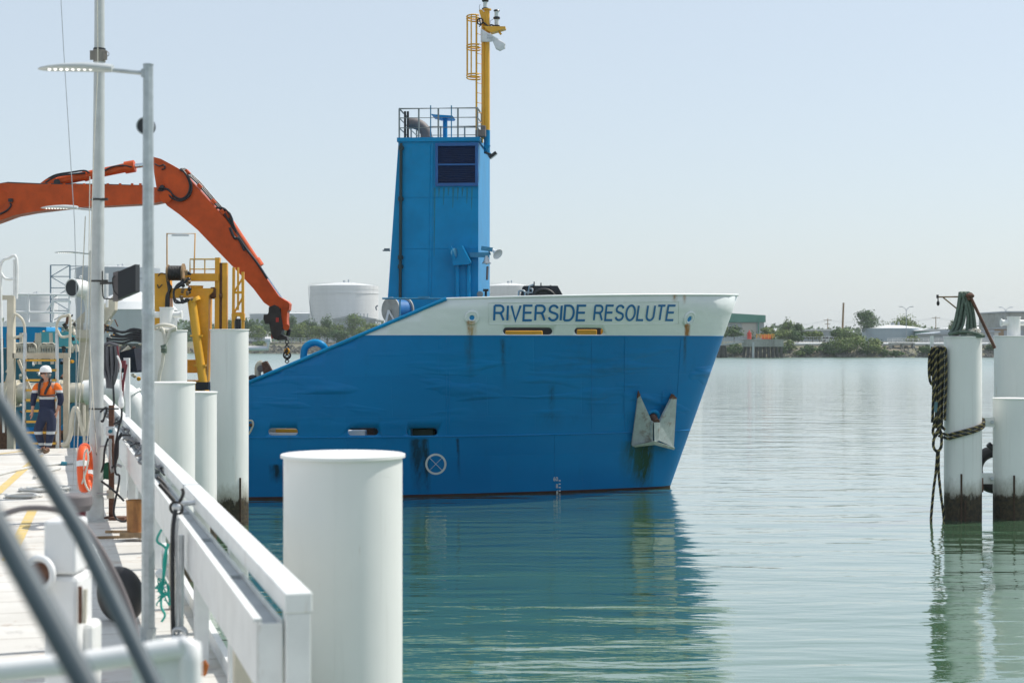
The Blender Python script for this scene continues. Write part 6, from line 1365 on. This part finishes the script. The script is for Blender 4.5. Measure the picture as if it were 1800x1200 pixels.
def worker():
    o = P(80, 797, 33.2); o.z = DKZ; t = thing('person', o, 'walking worker in orange and navy high visibility clothes, white helmet and dark glasses', 'person')
    M_skin = mat('skin', (.50, .26, .18), .55, var=.05)
    N = [(.03, 0, .93, .09, .07), (.03, 0, 1.12, .10, .08), (.035, 0, 1.34, .12, .08), (.03, 0, 1.48, .07), (.02, -.01, 1.56, .055), (.005, -.015, 1.62, .085, .09), (.0, -.015, 1.71, .085, .095), (.005, -.01, 1.77, .05),
         (-.15, -.02, 1.42, .06), (-.245, .0, 1.14, .045), (-.255, -.06, .90, .03), (-.258, -.075, .83, .035, .02),
         (.22, .02, 1.42, .06), (.305, .06, 1.12, .045), (.245, .02, .90, .03), (.225, .0, .83, .035, .02),
         (-.07, 0, .82, .05), (-.14, -.10, .49, .04), (-.07, .08, .12, .04), (-.12, .04, .05, .035),
         (.12, 0, .82, .05), (.12, -.02, .48, .04), (.055, -.02, .10, .04), (.0, -.09, .04, .035), (-.085, -.04, 1.645, .02)]
    E = [(0, 1), (1, 2), (2, 3), (3, 4), (4, 5), (5, 6), (6, 7), (2, 8), (8, 9), (9, 10), (10, 11), (2, 12), (12, 13), (13, 14), (14, 15), (0, 16), (16, 17), (17, 18), (18, 19), (0, 20), (20, 21), (21, 22), (22, 23), (5, 24)]
    for hx, hy, base in ((-.258, -.075, 11), (.225, .0, 15)):
        for k, (dy, L_) in enumerate(((-.028, .062), (-.010, .072), (.008, .068), (.024, .055))):
            i = len(N); N += [(hx, hy+dy, .785, .010), (hx-.012, hy+dy, .785-L_*.55, .009), (hx-.028, hy+dy, .785-L_*.9, .007)]; E += [(base, i), (i, i+1), (i+1, i+2)]
        i = len(N); N += [(hx-.02, hy-.042, .825, .011), (hx-.03, hy-.052, .785, .009)]; E += [(base, i), (i, i+1)]
    body = skin(N, E, 'body', M_skin, t)
    # clothes
    ms, T_, b = newmat('worker_shirt'); z = T_.xyz(T_.coord())[2]
    c = T_.mix(T_.ramp(z, 1.155, 1.165), (.012, .018, .05), (.85, .17, .02)); rb = T_.math('MULTIPLY', T_.ramp(z, 1.13, 1.137), T_.ramp(z, 1.19, 1.183)); c = T_.mix(rb, c, (.55, .57, .58))
    T_.l.new(c, b.inputs['Base Color']); b.inputs['Roughness'].default_value = .85; T_.l.new(T_.bump(T_.noise(T_.coord(), 14, 3), .5, .02), b.inputs['Normal'])
    msl, T_, b = newmat('worker_sleeve'); z = T_.xyz(T_.coord())[2]
    c = T_.mix(T_.ramp(z, 1.275, 1.285), (.012, .018, .05), (.85, .17, .02)); rb = T_.math('MULTIPLY', T_.ramp(z, 1.262, 1.27), T_.ramp(z, 1.325, 1.318)); c = T_.mix(rb, c, (.55, .57, .58))
    T_.l.new(c, b.inputs['Base Color']); b.inputs['Roughness'].default_value = .85
    mt, T_, b = newmat('worker_trousers'); z = T_.xyz(T_.coord())[2]; rb = T_.math('MAXIMUM', T_.math('MULTIPLY', T_.ramp(z, .40, .41), T_.ramp(z, .47, .46)), T_.math('MULTIPLY', T_.ramp(z, .17, .175), T_.ramp(z, .225, .22)))
    c = T_.mix(rb, (.018, .026, .06), (.5, .53, .55)); T_.l.new(c, b.inputs['Base Color']); b.inputs['Roughness'].default_value = .85; T_.l.new(T_.bump(T_.noise(T_.coord(), 11, 3), .6, .03), b.inputs['Normal'])
    skin([(.03, 0, .84, .15, .12), (.03, 0, .95, .165, .125), (.03, 0, 1.10, .175, .13), (.04, 0, 1.30, .185, .13), (.035, 0, 1.44, .13, .10), (.03, 0, 1.53, .07)], [(0, 1), (1, 2), (2, 3), (3, 4), (4, 5)], 'shirt', ms, t)
    for pts in ([(-.10, -.01, 1.44, .09), (-.19, -.01, 1.38, .085), (-.25, .0, 1.14, .068), (-.257, -.04, .97, .052)], [(.16, .01, 1.44, .09), (.255, .03, 1.38, .088), (.31, .06, 1.12, .07), (.275, .04, .98, .052)]):
        skin(pts, [(0, 1), (1, 2), (2, 3)], 'sleeve', msl, t)
    skin([(.03, 0, 1.06, .165, .125), (.03, 0, .84, .165, .125), (-.06, -.02, .72, .115), (-.14, -.10, .48, .10), (-.09, .04, .20, .07), (-.075, .06, .13, .068), (.125, 0, .72, .12), (.125, -.02, .48, .10), (.07, -.02, .20, .075), (.06, -.02, .12, .072)], [(0, 1), (1, 2), (2, 3), (3, 4), (4, 5), (1, 6), (6, 7), (7, 8), (8, 9)], 'trousers', mt, t)
    M_boot2 = mat('boot_leather', (.15, .09, .05), .7, var=.2)
    skin([(-.07, .08, .13, .055), (-.075, .075, .06, .055), (-.18, .03, .045, .045)], [(0, 1), (1, 2)], 'boot', M_boot2, t); skin([(.055, -.02, .12, .055), (.055, -.02, .055, .055), (-.03, -.10, .045, .045)], [(0, 1), (1, 2)], 'boot', M_boot2, t)
    h = MB(); hc = V(.005, -.01, 1.70); vs = []; n = 24
    h.lathe(hc, [(.118, 0), (.12, .04), (.108, .085), (.075, .12), (.03, .135), (0, .137)], n).lathe(hc, [(.118, 0), (.128, -.004), (.128, .004), (.118, .008)], n)
    h.prism([hc+V(-.10, -.07, 0), hc+V(-.17, -.06, -.012), hc+V(-.185, 0, -.015), hc+V(-.17, .06, -.012), hc+V(-.10, .07, 0)], (0, 0, .008)); h.build('helmet', M_white2, t, local=True)
    g = MB(); g.box((-.082, -.02, 1.665), (.02, .13, .035)).box((-.03, -.095, 1.668), (.12, .012, .02)); g.box((-.075, -.055, 1.665), (.03, .07, .035), rz=.6); g.build('sunglasses', M_bpaint, t, local=True, bevel=.005)
    MB().ball((-.085, -.025, 1.605), .03, (.5, 1.3, .35)).build('moustache', mat('grey_hair', (.30, .27, .24), .9), t, local=True)
    MB().ball((.05, -.09, 1.64), .022, (.7, .5, 1.3)).build('ear', M_skin, t, local=True)
    MB().ball((.04, .0, 1.64), .098, (.8, .95, .8)).build('hair', mat('grey_hair', (.30, .27, .24), .9), t, local=True)
    v_ = MB(); v_.tube([(-.10, -.12, 1.24), (-.09, -.15, 1.34), (-.085, -.13, 1.44), (-.06, -.06, 1.53), (.02, .05, 1.55)], [.026, .034], 8, sub=4).tube([(.03, -.15, 1.24), (.07, -.15, 1.34), (.12, -.125, 1.44), (.115, -.05, 1.53), (.04, .05, 1.55)], [.026, .034], 8, sub=4)
    v_.tube([(-.13, -.06, 1.22), (-.03, -.145, 1.20), (.10, -.135, 1.21), (.205, -.06, 1.22), (.22, .03, 1.22)], .016, 6, sub=4); v_.build('life_vest', M_bpaint, t, local=True)
worker()
# ------------------------------------------------------------------ ladder, platforms, pipes behind the worker
DS = 35.0
st_ = thing('access_ladder', P(73, 790, DS), 'steep silver ladder with yellow treads and looped handrails behind the worker', 'ladder')
MB().cyl(P(42, 797, DS), P(44, 585, DS), .04, n=12).cyl(P(101, 795, DS), P(100, 585, DS), .04, n=12).build('stringer', M_silver, st_)
MB().tube(pp([(44, 590), (42, 568), (34, 556), (24, 555), (22, 590), (30, 592), (44, 588)], DS), .03, 8, sub=4).build('handrail', M_cream, st_)
MB().tube(pp([(100, 590), (100, 570), (106, 558), (116, 555), (123, 557), (123, 600), (122, 628)], DS), .03, 8, sub=4).tube(pp([(123, 590), (108, 592), (101, 580)], DS), .03, 8, sub=3).build('handrail', M_cream, st_)
k = 0; y = 633
while y < 790: MB().prism([P(46, y, DS-.1), P(98, y, DS-.1), P(98, y, DS+.14), P(46, y, DS+.14)], (0, 0, .05)).build('tread', M_tread, st_); y += 17.5 if y < 700 else 19
pf_ = thing('access_platform', P(10, 620, DS+1), 'cream railed platform with looped rails at the left edge', 'platform')
MB().bar(P(20, 800, DS+.5), P(20, 522, DS+.5), .15, .15).bar(P(117, 795, DS+.5), P(117, 624, DS+.5), .12, .12).build('column', M_cream, pf_)
MB().bar(P(-60, 523, DS+.5), P(26, 523, DS+.5), .12, .1).bar(P(24, 625, DS+.5), P(122, 625, DS+.5), .15, .12).bar(P(4, 700, DS+.6), P(20, 640, DS+.6), .06, .06).bar(P(32, 632, DS+.6), P(60, 700, DS+.6), .06, .06).build('beam', M_cream, pf_)
MB().tube(pp([(2, 560), (1, 475), (5, 458), (14, 454), (29, 454), (29, 525)], DS+.3), .033, 8, sub=4).tube(pp([(25, 456), (25, 520)], DS+.3), .03, 8).tube(pp([(2, 480), (10, 490), (29, 490)], DS+.3), .03, 8, sub=3).tube(pp([(2, 550), (6, 760)], DS+.3), .025, 8).build('hoop_rail', M_white, pf_)
MB().tube(pp([(26, 517), (125, 518)], 42), .035, 6).tube(pp([(26, 548), (122, 550)], 42), .03, 6).tube(pp([(50, 517), (50, 566)], 42), .035, 6).tube(pp([(93, 518), (93, 566)], 42), .03, 6).tube(pp([(122, 518), (122, 566)], 42), .03, 6).tube(pp([(83, 546), (93, 529), (126, 529)], 42), .03, 6).bar(P(-40, 570, 42), P(125, 570, 42), .2, .12).build('ship_side_railing', M_white2, label='white ship railing crossing behind the ladder top', cat='railing')
hullb = thing('deck_machinery', P(60, 764, 44), 'teal blue deck tanks and machinery behind the ladder', 'machinery')
MB().prism(pp([(-60, 573), (95, 575), (95, 610), (-60, 612)], 45), (0, 1.5, 0)).build('blue_tank', M_blue2, hullb, bevel=.1)
MB().prism(pp([(80, 583), (137, 583), (137, 604), (130, 609), (88, 609), (80, 600)], 41), (0, 1, 0)).build('teal_box', mat('aqua_paint', (.06, .36, .42), .5, dirt=RUST, amt=.2), hullb, bevel=.08)
MB().prism(pp([(-60, 612), (170, 612), (170, 764), (-60, 764)], 46.5), (0, .3, 0)).build('dark_casing', M_teal, hullb)
cgs = MB()
for cx, w_ in ((33, 13), (52, 9), (84, 13)):
    for k in range(7): x = cx-w_+k*w_/3; cgs.tube(pp([(x-2, 622), (x-1, 608), (cx+(x-cx)*.5, 603), (x+2, 608), (x+4, 622)], 38), .022, 6, sub=3)
cgs.build('coiled_cage', M_cream, hullb)
for px in (15, 38, 62, 70, 92): MB().bar(P(px, 640, 39), P(px+rng.uniform(-3, 3), 585, 39), .07, .07).build('stanchion', M_wood if px % 2 else M_cream, hullb)
rng = random.Random(31)
for k in range(96): x, y = rng.uniform(0, 245), rng.uniform(575, 760); MB().cyl(P(x, y, 43+rng.random()), P(x+rng.choice((0, rng.uniform(-16, 16))), y+rng.uniform(-14, 14), 43+rng.random()), rng.uniform(.02, .06), n=8).build('pipe', [M_cream, M_bpaint, M_rust, M_yellow, M_white][rng.randrange(5)], hullb)
wp = thing('dredge_pipe', P(60, 720, 37.5), 'fat cream dredging pipe lying level behind the ladder', 'pipe')
MB().cyl(P(-80, 690, 38.5), P(150, 690, 38.5), .24, n=28).cyl(P(28, 690, 38.5), P(33, 690, 38.5), .31, n=28).cyl(P(104, 690, 38.5), P(109, 690, 38.5), .31, n=28).build('pipe', M_cream, wp)
MB().box(P(10, 745, 38.5), (.3, .6, 1.2)).box(P(90, 745, 38.5), (.3, .6, 1.2)).build('saddle', M_rust, wp)
el = thing('pipe_elbow', P(220, 720, 37.5), 'big white pipe elbow curving down right of the flagpole', 'pipe')
MB().tube(pp([(150, 690), (190, 686), (215, 692), (232, 708), (240, 735), (242, 780)], 38.6), .30, 24, sub=6).tube([P(224, 697, 38.6), P(227, 701, 38.6)], .36, 24).build('bend', M_white, el)
go = thing('gooseneck_vent', P(145, 760, 39.5), 'cream gooseneck ventilator with a round black mouth left of the flagpole', 'ventilator')
Dg = 39.5; gm = MB(); gm.tube([P(127, 506, Dg-.42), P(136, 506, Dg-.25), P(148, 509, Dg-.05), P(159, 519, Dg), P(164, 535, Dg), P(165, 552, Dg), P(164, 570, Dg)], .215, 28, sub=5, caps=False); gm.cyl(P(164, 570, Dg), P(158, 610, Dg), .24, .16, n=28); gm.build('elbow', M_white, go)
mth = MB(); mdir = (P(127, 506, Dg-.42)-P(131, 506, Dg-.35)).normalized(); c = P(127, 506, Dg-.42); mth.torus(c, .215, .02, axis=mdir, n=32, k=8); mth.build('mouth_rim', M_white, go); MB().cyl(c-mdir*.1, c+mdir*.012, .206, n=32).build('mouth', M_bpaint, go)  # black disc plugs the mouth, its colour standing for the dark inside
MB().prism(pp([(128, 570), (160, 540), (180, 540), (205, 517), (204, 545), (175, 585), (150, 600)], Dg+.3), (0, .3, 0)).build('support_web', M_cream, go, bevel=.02)
MB().lathe(P(155, 764, Dg), [(.45, 0), (.28, .6), (.22, 1.2), (.21, 2.3), (.32, 2.4), (.30, 2.6)], 28).build('trunk', M_cream, go)
MB().torus(P(142, 487, Dg), .03, .012, axis=(0, 1, 0), n=14, k=5).build('lifting_eye', M_white, go)
rng = random.Random(14)
for k in range(34): x, y = rng.choice((122, 190))+rng.uniform(-12, 12), 560+rng.uniform(-8, 75); MB().cyl(P(x, y, 38.8), P(x+rng.uniform(-6, 6), y+rng.uniform(3, 15), 38.8), rng.uniform(.015, .05), n=8).build('valve', [M_cream, M_cream, M_rust, M_grease][rng.randrange(4)], go)
tp = MB(); yb_ = 652; tp.prism(pp([(206, 622), (245, 612), (250, 650)]+[(250-k*4, yb_+(2 if k % 2 else -1)) for k in range(12)]+[(206, 650)], 42), (0, 1.2, 0)); tp.build('tarpaulin', mat('navy_tarpaulin', (.008, .012, .025), .8, var=.3, bump=.6, bsc=4), label='dark navy tarpaulin with a scalloped hem between flagpole and lamp post', cat='tarpaulin')
cbk = MB()
for k in range(6): cbk.tube([P(185+rng.uniform(0, 20), 575+k*5, 36), P(215, 582+k*4+rng.uniform(-3, 3), 36), P(235, 578+k*4, 36), P(262, 584+k*4, 36)], .03, 6, sub=4)
cbk.build('cable_run', M_bpaint, label='sagging black cables crossing between flagpole and lamp post', cat='cable')
wpst = MB().bar(P(226, 800, 26), P(224, 630, 26), .07, .07).bar(P(218, 632, 26), P(228, 632, 26), .06, .06); w_ = wpst.build('white_stanchion', M_white2, label='tall white square stanchion between flagpole and lamp post', cat='stanchion')
MB().box(P(216, 640, 25.9), (.09, .06, .12)).build('red_box', M_dred, w_)
wl2 = MB().bar(P(188, 540, 36), P(188, 480, 36), .05, .05); wl2.build('thin_pole', M_white2, label='thin white pole behind the black floodlight panel', cat='pole')
# haze
hm = bpy.data.materials.new('river_haze'); hm.use_nodes = True; nn = hm.node_tree.nodes; nn.clear()
ou = nn.new('ShaderNodeOutputMaterial'); pv = nn.new('ShaderNodeVolumePrincipled'); pv.inputs['Color'].default_value = (.88, .94, 1, 1); pv.inputs['Density'].default_value = .00014; pv.inputs['Anisotropy'].default_value = .3
hm.node_tree.links.new(pv.outputs[0], ou.inputs['Volume'])
hb2 = MB().box((0, 700, 22), (5000, 2100, 51)); ho = hb2.build('haze', hm, kind='stuff', label='thin pale summer haze over the river', cat='haze')
scene.cycles.volume_bounces = 1; scene.cycles.volume_step_rate = 10
